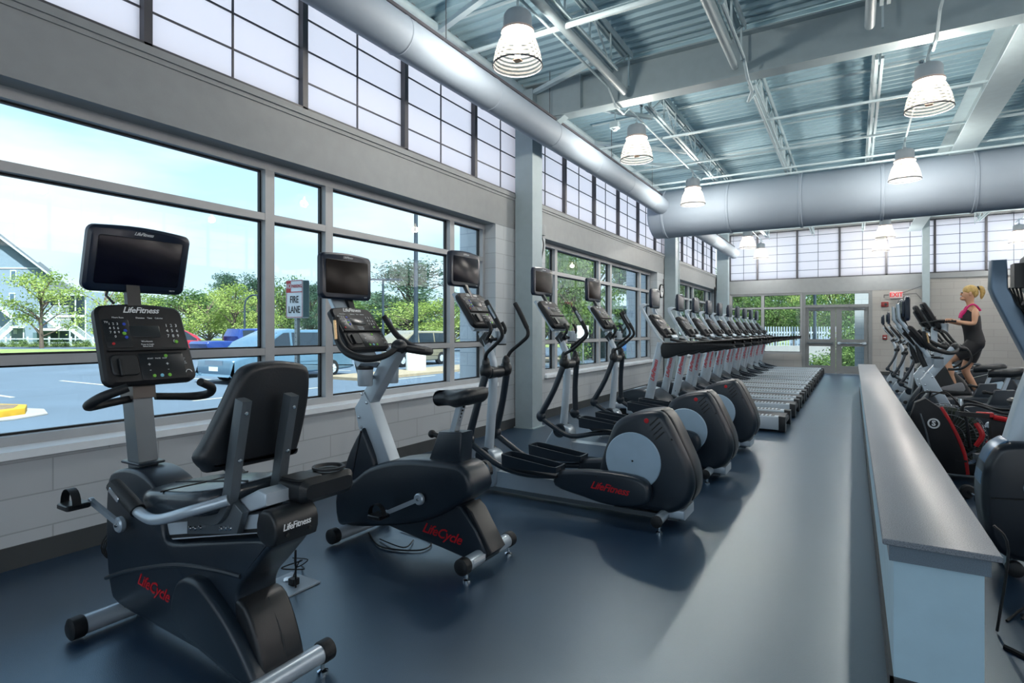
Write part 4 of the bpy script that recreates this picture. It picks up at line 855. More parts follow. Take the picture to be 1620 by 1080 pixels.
# no parking sign
t = thing('no_parking_sign', 'white NO PARKING FIRE LANE sign on a perforated post outside the first window', 'road sign', (-1.54, 4.5, G+.15))
p = MB().box(-1.565, -1.515, 4.49, 4.53, G+.15, 1.55).build('post', mat('galvanised_post', (150, 158, 160), .4, .5), t)
for k in range(30):
    MB().disc((-1.54, 4.489, 1.50-k*.05), .006, .004, (0, 1, 0), 8).build('post_hole', CAB, p)
pl = MB().slab((-1.54, 4.47, 1.755), (1, 0, 0), (0, 0, 1), .305, .457, .004, .03, .001).slab((-1.54, 4.56, 1.755), (1, 0, 0), (0, 0, 1), .305, .457, .004, .03, .001).build('sign_plate', WTXT, t)
MB().box(-1.40, -1.388, 4.472, 4.558, 1.54, 1.97).build('spacer_side', mat('sign_edge_teal', (92, 128, 134), .5), t)
def fr(x0, x1, z0, z1, w, m_, par, y=4.4665): MB().box(x0, x1, y-.001, y+.001, z0, z0+w).box(x0, x1, y-.001, y+.001, z1-w, z1).box(x0, x0+w, y-.001, y+.001, z0, z1).box(x1-w, x1, y-.001, y+.001, z0, z1).build('red_border', m_, par)
fr(-1.685, -1.395, 1.535, 1.975, .006, RTXT, pl); MB().box(-1.685, -1.395, 4.4655, 4.4675, 1.832, 1.842).box(-1.682, -1.60, 4.466, 4.468, 1.842, 1.972).build('red_field', RTXT, pl)
text('NO', (-1.641, 4.4655, 1.907), .085, (1, 0, 0), (0, 0, 1), WTXT, pl, xs=.62, off=.001); text('PARKING', (-1.497, 4.4655, 1.905), .055, (1, 0, 0), (0, 0, 1), RTXT, pl, xs=.8, off=.001)
text('FIRE', (-1.54, 4.4655, 1.745), .115, (1, 0, 0), (0, 0, 1), CAB, pl, xs=.75, off=.002); text('LANE', (-1.54, 4.4655, 1.625), .115, (1, 0, 0), (0, 0, 1), CAB, pl, xs=.75, off=.002)
text('NO PARKING', (-1.54, 4.5655, 1.9), .05, (-1, 0, 0), (0, 0, 1), RTXT, pl) if 0 else None
# lamp posts
DG = mat('dark_pole_green', (40, 54, 66), .5)
def pole(name, lab, u, F, hgt, r, head, base=0):
    q = at(u, F); t = thing(name, lab, 'lamp post', q)
    z0 = G
    if base: MB().lathe([(0, 0), (.42, 0), (.42, .86), (.40, .9), (0, .9)], (q.x, q.y, G), n=28).build('concrete_base', mat('white_concrete_base', (226, 230, 226), .7), t); z0 = G+.9
    MB().tube([(q.x, q.y, z0), (q.x, q.y, G+hgt)], [r, r*.75], 12).build('pole', DG, t)
    if head == 'T': MB().bar((q.x-1.1*RX, q.y-1.1*RY, G+hgt), (q.x+1.1*RX, q.y+1.1*RY, G+hgt), .2, .1).build('lamp_head', DG, t)
    if head == 'C':
        MB().tube([(q.x, q.y, G+hgt), (q.x+.15*RX, q.y+.15*RY, G+hgt+.5), (q.x+.6*RX, q.y+.6*RY, G+hgt+.8), (q.x+1.1*RX, q.y+1.1*RY, G+hgt+.7)], .06, 8, smooth=4).build('curved_arm', DG, t)
        MB().ell((q.x+1.2*RX, q.y+1.2*RY, G+hgt+.62), .3, .3, .12).build('lamp_head', DG, t)
    return t
pole('light_pole', 'dark light pole on a round white concrete base outside the first window', 658, 24.0, 9, .10, '', 1)
pole('light_pole', 'dark pole with a flat T shaped lamp head beside the tall pine', 606, 36, 5.0, .09, 'T')
pole('light_pole', 'dark curved arm lamp post behind the blue pickup', 387, 42, 3.6, .09, 'C')
pole('light_pole', 'thin dark pole seen through the narrow right pane of the first window', 735, 40, 4.6, .07, '')
pole('light_pole', 'slim dark pole seen through the left exit door', 1289, 33, 8, .09, '')
# vehicles
def car(name, lab, cat, x, y, L, Wd, H, paint, prof, cab, rev=False, wheels=(.19, .80), kind='van', glassm=None):
    """side outline prof in fractions of length and height; nose towards -Y unless rev"""
    q = Vector((x, y, G)); t = thing(name, lab, cat, q); s = -1 if rev else 1
    gm = glassm or mat('car_glass', (36, 46, 56), .12, spec=.5)
    P = [(y+s*(a-.5)*L, G+b*H) for a, b in prof]; hw = Wd/2
    m = MB().shell(P, x-hw, x+hw, .09, 3, axis='x'); 
    b_ = m.build('body', paint, t)
    C = [(y+s*(a-.5)*L, G+b*H) for a, b in cab]
    m = MB().shell(C, x-hw*.90, x+hw*.90, .10, 2, axis='x')
    zb = min(p[1] for p in C)
    for v in m.v: v.x = x+(v.x-x)*(1-.16*max(0, (v.z-zb))/(H*.45))
    m.build('cabin', paint, t)
    # windows on each side, between pillars
    z0, z1 = zb+.08, G+H*.945
    def top(yy):
        zz = [C[i][1]+(C[(i+1) % len(C)][1]-C[i][1])*((yy-C[i][0])/(C[(i+1) % len(C)][0]-C[i][0])) for i in range(len(C)) if (C[i][0]-yy)*(C[(i+1) % len(C)][0]-yy) <= 0 and abs(C[(i+1) % len(C)][0]-C[i][0]) > 1e-3]
        return max(zz) if zz else z0
    ya, yb = min(p[0] for p in C)+.2, max(p[0] for p in C)-.12; nwin = 3 if kind == 'van' else 2; wd = (yb-ya)/nwin
    for sd in (-1, 1):
        for k in range(nwin):
            a0, a1 = ya+k*wd+.05, ya+(k+1)*wd-.05; n = 5; pts = []
            for i in range(n+1):
                yy = a0+(a1-a0)*i/n; pts.append((yy, max(z0+.02, min(z1, top(yy)-.09))))
            poly = [(a0, z0), (a1, z0)]+pts[::-1]
            vs = [(x+sd*(hw*.90*(1-.16*max(0, (pz-zb))/(H*.45))+.008), py, pz) for py, pz in poly]+[(x+sd*(hw*.90*(1-.16*max(0, (pz-zb))/(H*.45))-.03), py, pz) for py, pz in poly]
            N = len(poly); MB().add(vs, [tuple(range(N)), tuple(range(N, 2*N))[::-1]]+[(i, i+N, (i+1) % N+N, (i+1) % N) for i in range(N)]).build('side_window', gm, t)
    # windscreen and rear window follow the cabin ends
    Cs = sorted(C, key=lambda p: p[0]); lo = [p for p in Cs if p[1] < zb+.1]; hi = [p for p in Cs if p[1] > G+H*.85]
    for (p0, p1) in ((lo[0], hi[0]), (lo[-1], hi[-1])):
        d = Vector((0, p1[0]-p0[0], p1[1]-p0[1])); e = d.normalized(); nn = Vector((0, -e.z, e.y)) if p0 == lo[0] else Vector((0, e.z, -e.y))
        cc = Vector((x, (p0[0]+p1[0])/2, (p0[1]+p1[1])/2))+nn*.02
        MB().slab(cc, (1, 0, 0), e, Wd*.74, d.length*.74, .03, .06, .01).build('windscreen', gm, t)
    for wx in wheels:
        for sd in (-1, 1):
            yy = y+s*(wx-.5)*L; r = .335
            wq = MB().lathe([(.18, -.02), (.27, -.0), (r-.02, .01), (r, .04), (r, .19), (r-.03, .22), (0, .22)], (x+sd*(hw+.01), yy, G+r), (-sd, 0, 0), 28).build('tyre', RUBB, t)
            mm = MB().disc((x+sd*(hw-.01), yy, G+r), .205, .03, (1, 0, 0), 24)
            for k in range(7):
                q_ = 2*math.pi*k/7; mm.bar((x+sd*(hw+.015), yy+.03*math.cos(q_), G+r+.03*math.sin(q_)), (x+sd*(hw+.01), yy+.20*math.cos(q_), G+r+.20*math.sin(q_)), .05, .02, (1, 0, 0))
            mm.build('wheel_rim', SILVL, wq)
    ye = y-s*L/2; MB().box(x-.25, x+.25, min(ye-s*.02, ye+s*.03), max(ye-s*.02, ye+s*.03), G+.42, G+.56).build('number_plate', WTXT, t)
    MB().box(x-hw*.5, x+hw*.5, min(ye-s*.01, ye+s*.06), max(ye-s*.01, ye+s*.06), G+.60, G+.76).build('grille', CHR if kind == 'van' else RUBB, t)
    for sd in (-1, 1):
        MB().slab((x+sd*hw*.74, ye+s*.05, G+.70), (1, 0, 0), (0, s*.4, .9), hw*.4, .16, .05, .04, .01).build('headlamp', SILVL, t)
        MB().box(x+sd*hw*.8-.1, x+sd*hw*.8+.1, min(y+s*L/2-s*.05, y+s*L/2+s*.012), max(y+s*L/2-s*.05, y+s*L/2+s*.012), G+.75, G+1.1).build('tail_lamp', REDB, t)
        MB().ell((x+sd*(hw+.1), y+s*(min(a for a, b in cab)+.09-.5)*L, zb+.08), .09, .06, .07).build('wing_mirror', paint, t)
        MB().bar((x+sd*(hw+.003), y-L*.26, G+H*.36), (x+sd*(hw+.003), y+L*.27, G+H*.37), .02, .04).build('door_trim', paint, t)
    return t
VP = [(0, .18), (.0, .38), (.03, .46), (.25, .58), (.45, .60), (1, .60), (1, .30), (.98, .16), (.5, .13), (.03, .13)]
VC = [(.17, .55), (.40, .985), (.55, 1.0), (.93, .99), (.985, .85), (.995, .55)]
car('minivan', 'pale blue minivan facing left just behind the fire lane sign', 'car', -13.8, 13.5, 5.1, 1.95, 1.78, mat('pale_blue_car_paint', (84, 116, 138), .25, .3, coat=.6), VP, VC)
car('station_wagon', 'champagne estate car parked behind the white lamp base', 'car', -15.3, 22.2, 4.9, 1.9, 1.74, mat('champagne_car_paint', (136, 132, 114), .25, .3, coat=.6), VP, VC)
car('sport_utility_car', 'red car half hidden beyond the blue pickup truck', 'car', -36.5, 21.8, 4.8, 1.9, 1.85, mat('red_car_paint', (168, 44, 60), .25, .2, coat=.6), VP, VC, True)
PP = [(0, .2), (0, .45), (.04, .54), (.28, .57), (.62, .57), (1, .58), (1, .28), (.98, .2), (.5, .2), (.02, .2)]
PC = [(.24, .53), (.34, .98), (.38, 1.0), (.58, .99), (.615, .95), (.63, .53)]
pk = car('pickup_truck', 'dark blue pickup truck with its red tail lamp towards the recumbent bike console', 'car', -30.8, 23.3, 5.8, 2.0, 1.9, mat('dark_blue_car_paint', (34, 62, 130), .22, .3, coat=.7), PP, PC, True, (.17, .78), 'pickup')
MB().lathe([(0, 0), (.07, 0), (.07, .02), (0, .02)], (-30.8, 20.36, G+.85), (0, 1, 0), 16).build('tailgate_badge', WTXT, pk)
car('minivan', 'white van seen low through the left panes of the second window', 'car', -6.5, 34, 4.8, 1.9, 1.8, mat('blue_van_paint', (60, 100, 150), .3, .2, coat=.5), VP, VC)
# house
SID = block_mat('grey_blue_siding', (116, 134, 150), (88, 106, 124), 60., .18, 'x', .5, .014)
SHG = mat('roof_shingles', (96, 104, 112), .9, var=.15, vscale=3, bump=.4, bscale=10)
WH = mat('white_trim_paint', (176, 188, 196), .6)
HXD = Vector((RX, RY, 0)); HYD = Vector((-RY, RX, 0)); C0 = Vector((4.16, 0, 0))
HN = (at(60, 75)-C0); HN.z = 0; HQ = HN.length; HN.normalize(); HT = Vector((HN.y, -HN.x, 0)); HO = at(60, 75)
def H(px, v, dep=0):
    r = HYD+HXD*((px-810)/900.); k = HQ/r.dot(HN); return C0+r*k+HN*dep+Vector((0, 0, 1.37+(524-v)/900.*k))
t = thing('apartment_house', 'grey sided gabled apartment house with white stairs and balconies across the road', 'house', HO)
def prism(name, P, d0, d1, m, par=t):
    n = len(P); v = [H(a, b, d0) for a, b in P]+[H(a, b, d1) for a, b in P]
    return MB().add(v, [tuple(range(n)), tuple(range(n, 2*n))[::-1]]+[(i, i+n, (i+1) % n+n, (i+1) % n) for i in range(n)]).build(name, m, par)
gv = 547
prism('gable_wall', [(-75, gv), (-75, 436), (0, 377), (80, 436), (80, gv)], 0, 9, SID)
prism('roof', [(-84, 443), (0, 376), (85, 440), (84, 435), (0, 370), (-84, 437)], -.8, 9.5, SHG)
prism('dormer_roof', [(56, 414), (64, 413), (83, 428), (80, 431)], 1, 6, SHG)
prism('fascia', [(-84, 445), (0, 378), (85, 442), (85, 439), (0, 374.5), (-84, 441)], -.95, -.8, WH)
prism('corner_board', [(79, 438), (81.5, 438), (81.5, 455), (79, 455)], -.1, .1, WH); prism('belt_board', [(-75, 423), (66, 423), (66, 425), (-75, 425)], -.08, .05, WH)
for a, b, c, d in ((16, 26, 427, 444), (-40, -28, 427, 444), (14, 24, 463, 480)):
    w_ = prism('window', [(a, b and c), (b, c), (b, d), (a, d)], -.12, .02, WH); prism('pane', [(a+1.6, c+1.6), (b-1.6, c+1.6), (b-1.6, d-1.6), (a+1.6, d-1.6)], -.15, -.1, mat('house_window_glass', (70, 92, 112), .1), w_)
prism('wing_wall', [(80, gv), (80, 455), (190, 462), (190, gv)], 3.5, 10, SID)
prism('wing_roof', [(60, 462), (80, 445), (98, 445), (136, 464), (136, 467), (60, 467)], -.5, 10, SHG); prism('wing_fascia', [(60, 463.5), (136, 464.5), (136, 468), (60, 467)], -.7, -.5, WH)
for a in (92, 118, 134): prism('porch_post', [(a, 467), (a+2.2, 467), (a+2.2, gv), (a, gv)], -.3, 0, WH)
prism('balcony_deck', [(60, 498), (134, 498), (134, 502), (60, 502)], -.4, 3.5, WH); prism('lower_deck', [(58, 519), (112, 519), (112, 523), (58, 523)], -3, 3.5, WH)
for a, b in ((92, 106), (120, 132)): w_ = prism('door_opening', [(a, 473), (b, 473), (b, 497), (a, 497)], 3.3, 3.6, MATS['house_window_glass'])
for a, b in ((52, 74), (80, 92), (96, 108)): prism('garage_opening', [(a, 526), (b, 526), (b, gv), (a, gv)], -.1 if a < 60 else 3.3, .02 if a < 60 else 3.6, mat('teal_opening_shade', (70, 96, 104), .7))  # flat teal panels; the shade inside the openings is painted as their colour
def rail(name, x0, v0, x1, v1, dep, hgt=11):
    m = MB(); m.bar(H(x0, v0-hgt, dep), H(x1, v1-hgt, dep), .1, .1); m.bar(H(x0, v0-1.5, dep), H(x1, v1-1.5, dep), .08, .08); n = int(abs(x1-x0)/1.8)
    for k in range(n+1): f = k/n; m.bar(H(x0+(x1-x0)*f, v0+(v1-v0)*f-1.5, dep), H(x0+(x1-x0)*f, v0+(v1-v0)*f-hgt, dep), .05, .05)
    m.build(name, WH, t)
def stair(x0, v0, x1, v1, dep, w=1.6):
    m = MB(); n = 12
    for k in range(n):
        f = k/n; a = H(x0+(x1-x0)*f, v0+(v1-v0)*f, dep); b = H(x0+(x1-x0)*(k+1)/n, v0+(v1-v0)*f, dep); m.bar((a+b)/2, (a+b)/2+HN*w, (b-a).length, .06)
    m.bar(H(x0, v0+2, dep), H(x1, v1+2, dep), .08, .35).bar(H(x0, v0+2, dep+w), H(x1, v1+2, dep+w), .08, .35); m.build('staircase', WH, t); rail('stair_railing', x0, v0, x1, v1, dep)
rail('balcony_railing', 78, 498, 108, 498, -.4, 14); rail('deck_railing', 75, 519, 110, 519, -3, 14); rail('deck_railing', 30, 519, 40, 519, -3)
stair(110, 519, 142, 544, -3); stair(60, 495, 96, 519, -1.2); stair(-10, 478, 22, 503, -1.5); stair(20, 517, -6, 540, -3.4); prism('landing', [(16, 516), (39, 516), (39, 519), (16, 519)], -3.4, 0, WH)
for a in (17, 37, 108): prism('deck_post', [(a, 519), (a+2, 519), (a+2, gv), (a, gv)], -3, -2.8, WH)
prism('small_window', [(21, 521), (27, 521), (27, 528), (21, 528)], -.1, .02, WH)
# split rail fence
t = thing('split_rail_fence', 'pale split rail fence in front of the apartment house', 'fence', at(60, 66))
m = MB(); q0, q1 = at(-60, 66), at(250, 66)
MB().bar(q0+Vector((0, 0, .85)), q1+Vector((0, 0, .85)), .1, .12).build('top_rail', WH, t); MB().bar(q0+Vector((0, 0, .4)), q1+Vector((0, 0, .4)), .1, .12).build('bottom_rail', WH, t)
for k in range(10): p = q0.lerp(q1, k/9.); MB().box(p.x-.08, p.x+.08, p.y-.08, p.y+.08, G, G+1.1).build('fence_post', WH, t)
# trees
def leafmat(name, rgb, rgb2):
    m = bpy.data.materials.new(name); m.use_nodes = True; t_ = m.node_tree; t_.nodes.clear()
    o = nd(t_, 'ShaderNodeOutputMaterial'); d = nd(t_, 'ShaderNodeBsdfDiffuse'); tl = nd(t_, 'ShaderNodeBsdfTranslucent'); mxs = nd(t_, 'ShaderNodeMixShader'); mxs.inputs[0].default_value = .4
    tcn = nd(t_, 'ShaderNodeTexCoord'); n = nd(t_, 'ShaderNodeTexNoise'); n.inputs['Scale'].default_value = 1.6; n.inputs['Detail'].default_value = 5; r = nd(t_, 'ShaderNodeValToRGB')
    r.color_ramp.elements[0].position = .35; r.color_ramp.elements[1].position = .65; r.color_ramp.elements[0].color = lin(rgb)+(1,); r.color_ramp.elements[1].color = lin(rgb2)+(1,)
    t_.links.new(tcn.outputs['Object'], n.inputs[0]); t_.links.new(n.outputs[0], r.inputs[0]); t_.links.new(r.outputs[0], d.inputs[0]); t_.links.new(r.outputs[0], tl.inputs[0])
    t_.links.new(d.outputs[0], mxs.inputs[1]); t_.links.new(tl.outputs[0], mxs.inputs[2]); t_.links.new(mxs.outputs[0], o.inputs[0]); MATS[name] = m; return m
LG = leafmat('light_green_leaves', (128, 150, 78), (176, 190, 116)); MG = leafmat('mid_green_leaves', (78, 106, 64), (128, 150, 88)); DGR = leafmat('dark_pine_needles', (66, 92, 78), (112, 136, 108)); BRK = mat('bark', (92, 80, 70), .9, var=.2, bump=.5, bscale=12)
PROTO = {}
def make_tree(kind, seed):
    rnd = random.Random(seed); t = thing('tree', '', 'tree', (0, 0, 0)); lm = {'light': LG, 'mid': MG, 'pine': DGR, 'shrub': MG}[kind]
    blobs = []; m = MB()
    if kind != 'shrub': m.tube([(0, 0, 0), (.02, 0, .35), (0, .02, .75)], [.028, .02, .008], 8)
    nb = {'light': 26, 'mid': 30, 'pine': 60, 'shrub': 10}[kind]
    for k in range(nb):
        a = rnd.uniform(0, 6.28)
        if kind == 'pine': z = rnd.uniform(.24, .95); rr = (.52*(1-z)**.42)*rnd.uniform(.1, .95)*min(1, .6+(z-.2)*1.5); s = (.095, .095, .045)
        elif kind == 'shrub': z = rnd.uniform(.1, .7); rr = rnd.uniform(0, .45); s = (.25, .25, .25)
        else: z = rnd.uniform(.28, .93); rr = .44*math.sqrt(max(.05, 1-((z-.58)/.42)**2))*rnd.uniform(.35, 1.02); s = (.13, .13, .07 if kind == 'light' else .09)
        c = (rr*math.cos(a), rr*math.sin(a), z); blobs.append((c, s))
        if kind != 'shrub' and rr > .12: m.tube([(0, 0, max(.15, z-.22)), (c[0]*.6, c[1]*.6, z-.06), c], [.010, .006, .002], 5)
    if m.v: m.build('trunk', BRK, t)
    n = {'light': 3800, 'mid': 5200, 'pine': 9000, 'shrub': 900}[kind]; vs = []; fs = []; L = {'light': .016, 'mid': .017, 'pine': .017, 'shrub': .05}[kind]
    for k in range(n):
        c, s = blobs[rnd.randrange(len(blobs))]; p = [c[i]+rnd.gauss(0, .62)*s[i] for i in range(3)]
        d = Vector((rnd.gauss(0, 1), rnd.gauss(0, 1), rnd.gauss(0, .6))).normalized(); e = d.cross(Vector((rnd.gauss(0, 1), rnd.gauss(0, 1), rnd.gauss(0, 1)))).normalized()
        l = L*rnd.uniform(.6, 1.4); w_ = l*(.28 if kind == 'pine' else .55); p = Vector(p); b = len(vs); vs += [tuple(p-d*l), tuple(p+e*w_), tuple(p+d*l), tuple(p-e*w_)]; fs.append((b, b+1, b+2, b+3))
    me = bpy.data.meshes.new('foliage'); me.from_pydata(vs, [], fs); me.materials.append(lm); o = bpy.data.objects.new('foliage', me); COL.objects.link(o); o.parent = t
    return t
def tree(kind, u, F, vtop, hw, lab, grp=None, variant=0):
    key = (kind, variant); q = at(u, F); ht = 1.37-G+(524-vtop)/900.*F; rad = hw/900.*F
    if key not in PROTO: PROTO[key] = make_tree(kind, hash(kind) % 1 + len(PROTO)*7+3); o = PROTO[key]
    else: o = copy_tree(PROTO[key])
    o.name = 'shrub' if kind == 'shrub' else 'tree'; o.location = q; o.scale = (rad/.46, rad/.46, ht/.98); o.rotation_euler.z = (u*1.7) % 6.28
    o['label'] = lab; o['category'] = 'shrub' if kind == 'shrub' else 'tree'
    if grp: o['group'] = grp
    return o
tree('light', 66, 58, 432, 52, 'young pale green tree standing before the apartment house', None, 0)
tree('light', 168, 56, 446, 48, 'pale green tree behind the recumbent bike console', None, 1)
tree('light', 210, 60, 462, 40, 'pale green tree seen just left of the recumbent bike console edge', None, 0)
tree('light', 330, 52, 462, 48, 'bright green tree above the red car', None, 1); tree('light', 372, 50, 452, 44, 'tallest bright green tree above the blue pickup', None, 0)
tree('light', 408, 50, 470, 38, 'bright green tree between the curved lamp post and the wide mullion', None, 1)
tree('mid', 300, 70, 462, 60, 'mid green tree far behind the red car', None, 0); tree('pine', 360, 80, 432, 50, 'dark tree rising behind the pickup, left of two', None, 0); tree('pine', 405, 84, 434, 50, 'dark tree rising behind the curved lamp post', None, 1)
tree('mid', 446, 60, 435, 40, 'mid green tree behind the fire lane sign', None, 1); tree('pine', 492, 48, 448, 40, 'grey green tree between the fire lane sign and the upright bike screen', None, 0)
tree('pine', 648, 62, 412, 100, 'tall spreading pine behind the light pole with the white base', None, 1)
tree('mid', 610, 66, 470, 50, 'mid green tree low on the left of the tall pine', None, 0)
tree('light', 655, 46, 478, 62, 'bright green tree above the champagne car, left of two', None, 0); tree('light', 712, 48, 474, 50, 'bright green tree above the champagne car, right of two', None, 1)
tree('mid', 748, 50, 470, 36, 'green tree in the narrow right pane of the first window', None, 1)
tree('mid', 560, 70, 478, 46, 'low green tree behind the upright bike screen', None, 0); tree('pine', 800, 60, 430, 60, 'dark tree hidden mostly behind the wall between the windows', None, 0)
for i, (u, F, v, hw, k) in enumerate(((875, 26, 392, 46, 'mid'), (905, 30, 372, 50, 'mid'), (940, 34, 380, 50, 'mid'), (980, 38, 392, 46, 'pine'), (1012, 40, 380, 46, 'pine'), (860, 40, 400, 50, 'pine'), (1040, 44, 396, 44, 'mid'), (1080, 46, 420, 40, 'mid'), (1110, 44, 430, 36, 'mid'), (1140, 44, 425, 40, 'pine'))):
    tree(k, u, F, v, hw, ['dense green tree at the left edge of the second window', 'dense green tree behind the middle cross trainer screen', 'dense green tree above the farthest cross trainer screen', 'grey green tree over the pale flat roof', 'grey green tree at the right of the second window', 'dark tree deep behind the left of the second window', 'green tree hidden behind the clock wall', 'green tree in the left pane of the third window', 'green tree in the middle panes of the third window', 'grey green tree in the right pane of the third window'][i], None, i % 2)
for i, (u, F, v, hw, k) in enumerate(((1165, 44, 440, 46, 'mid'), (1195, 48, 445, 44, 'mid'), (1228, 46, 462, 40, 'mid'), (1255, 50, 455, 36, 'light'), (1283, 42, 458, 40, 'mid'), (1318, 44, 440, 50, 'light'), (1345, 38, 450, 34, 'mid'), (1215, 70, 432, 60, 'pine'), (1290, 72, 430, 60, 'pine'), (1385, 50, 440, 50, 'mid'))):
    tree(k, u, F, v, hw, ['leafy tree at the left edge of the far window', 'leafy tree behind the left mullion of the far window', 'leafy tree right of the mullion in the far window', 'pale tree at the right end of the far window', 'leafy tree behind the left exit door', 'pale tree above both exit doors', 'leafy tree behind the right exit door', 'dark tree deep behind the far window', 'dark tree deep behind the exit doors', 'leafy tree hidden behind the exit sign wall'][i], None, (i+1) % 2)
for i, u in enumerate((6, 22, 38, 54, 72, 90, 106, 122, 138, 215, 228)): tree('shrub', u, 63, 540-(i % 3)*2, 8, 'small rounded shrub before the house fence, %s from the left' % ['first', 'second', 'third', 'fourth', 'fifth', 'sixth', 'seventh', 'eighth', 'ninth', 'tenth', 'eleventh'][i], 'shrubs before the house', i % 2)
for i, (u, F, v, l) in enumerate(((1292, 24, 562, 'low green shrub seen through the lower left door pane'), (1312, 25, 556, 'yellow green shrub at the right of the lower left door pane'), (1340, 24, 548, 'tall green shrub filling the lower right door pane'), (1338, 28, 515, 'tall loose shrub behind the upper right door pane'), (1345, 26, 500, 'leafy shrub beside the white block pier outside the door'))): tree('shrub', u, F, v, 22, l, None, i % 2)
for i, (u, F, v, l) in enumerate(((990, 26, 560, 'low hedge shrub outside the second window, left'), (1015, 27, 556, 'low hedge shrub outside the second window, right'), (905, 30, 530, 'shrub under the trees behind the middle cross trainer'))): tree('shrub', u, F, v, 24, l, None, i % 2)
# far trees closing the horizon
for i in range(13): tree('mid' if i % 2 else 'pine', 250+i*52, 105, 470-(i*7) % 14, 38, 'far dark tree in the distant belt, %s counted from the house side' % ['first', 'second', 'third', 'fourth', 'fifth', 'sixth', 'seventh', 'eighth', 'ninth', 'tenth', 'eleventh', 'twelfth', 'thirteenth'][i], 'distant tree belt', i % 2)
# small structures beyond
t = thing('flat_roofed_shelter', 'low building with a pale flat roof edge beyond the second window', 'building', at(985, 36))
c0 = at(985, 36)
def obx(name, c, w_, d_, z0, z1, m_, par): 
    a = c-HXD*w_/2-HYD*d_/2; P = [a, a+HXD*w_, a+HXD*w_+HYD*d_, a+HYD*d_]; v = [(p.x, p.y, z) for z in (z0, z1) for p in P]
    return MB().add(v, [(3, 2, 1, 0), (4, 5, 6, 7)]+[(i, (i+1) % 4, 4+(i+1) % 4, 4+i) for i in range(4)]).build(name, m_, par)
obx('roof_fascia', c0, 6.4, 4, 2.9, 3.6, WH, t); obx('shelter_wall', c0+HYD*1.2, 6, 1, G, 2.9, mat('dark_green_wall', (72, 92, 84), .7), t)
for k in (-2.9, -1, 1, 2.9): obx('shelter_post', c0+HXD*k-HYD*1.8, .15, .15, G, 2.9, WH, t)
t = thing('white_picket_fence', 'white picket fence and pergola beyond the exit doors', 'fence', at(1255, 34)); c1 = at(1262, 34)
m = MB()
for k in range(60): p = c1+HXD*(k-30)*.16; m.box(p.x-.035, p.x+.035, p.y-.02, p.y+.02, G+.05, G+2.0)
pk_ = m.build('pickets', WH, t); obx('fence_rail', c1+HYD*.05, 9.6, .05, G+.4, G+.5, WH, t); obx('fence_rail', c1+HYD*.05, 9.6, .05, G+1.6, G+1.7, WH, t); obx('planter_wall', c1-HYD*1.5, 9.6, .3, G, G+.9, CONC, t)
BW = block_mat('white_block_pier', (226, 232, 236), (190, 200, 206), .4, .2, 'x')
for n_, (x0, x1, y0, y1, l) in enumerate(((4.20, 5.4, 22.6, 23.1, 'white block pier standing outside the right exit door'), (-1.0, -.32, 7.05, 7.65, 'pale block pier outside between the first two side windows'), (-1.0, -.32, 14.5, 15.1, 'pale block pier outside between the second and third side windows'))):
    tag(MB().box(x0, x1, y0, y1, G, 5.2).build('block_pier', BW), l, 'pier')
t = thing('parking_sign', 'small white sign on a thin post beyond the second window', 'road sign', at(922, 22)); c2 = at(922, 22); obx('sign_plate', c2, .45, .03, 1.1, 1.6, WTXT, t); MB().tube([(c2.x, c2.y+.03, G), (c2.x, c2.y+.03, 1.6)], .03, 8).build('post', MATS['galvanised_post'], t)
struct('trim_3', MB().box(-.42, XR+.42, YF-.42, YB+.42, 5.3, 5.5), STEELG)

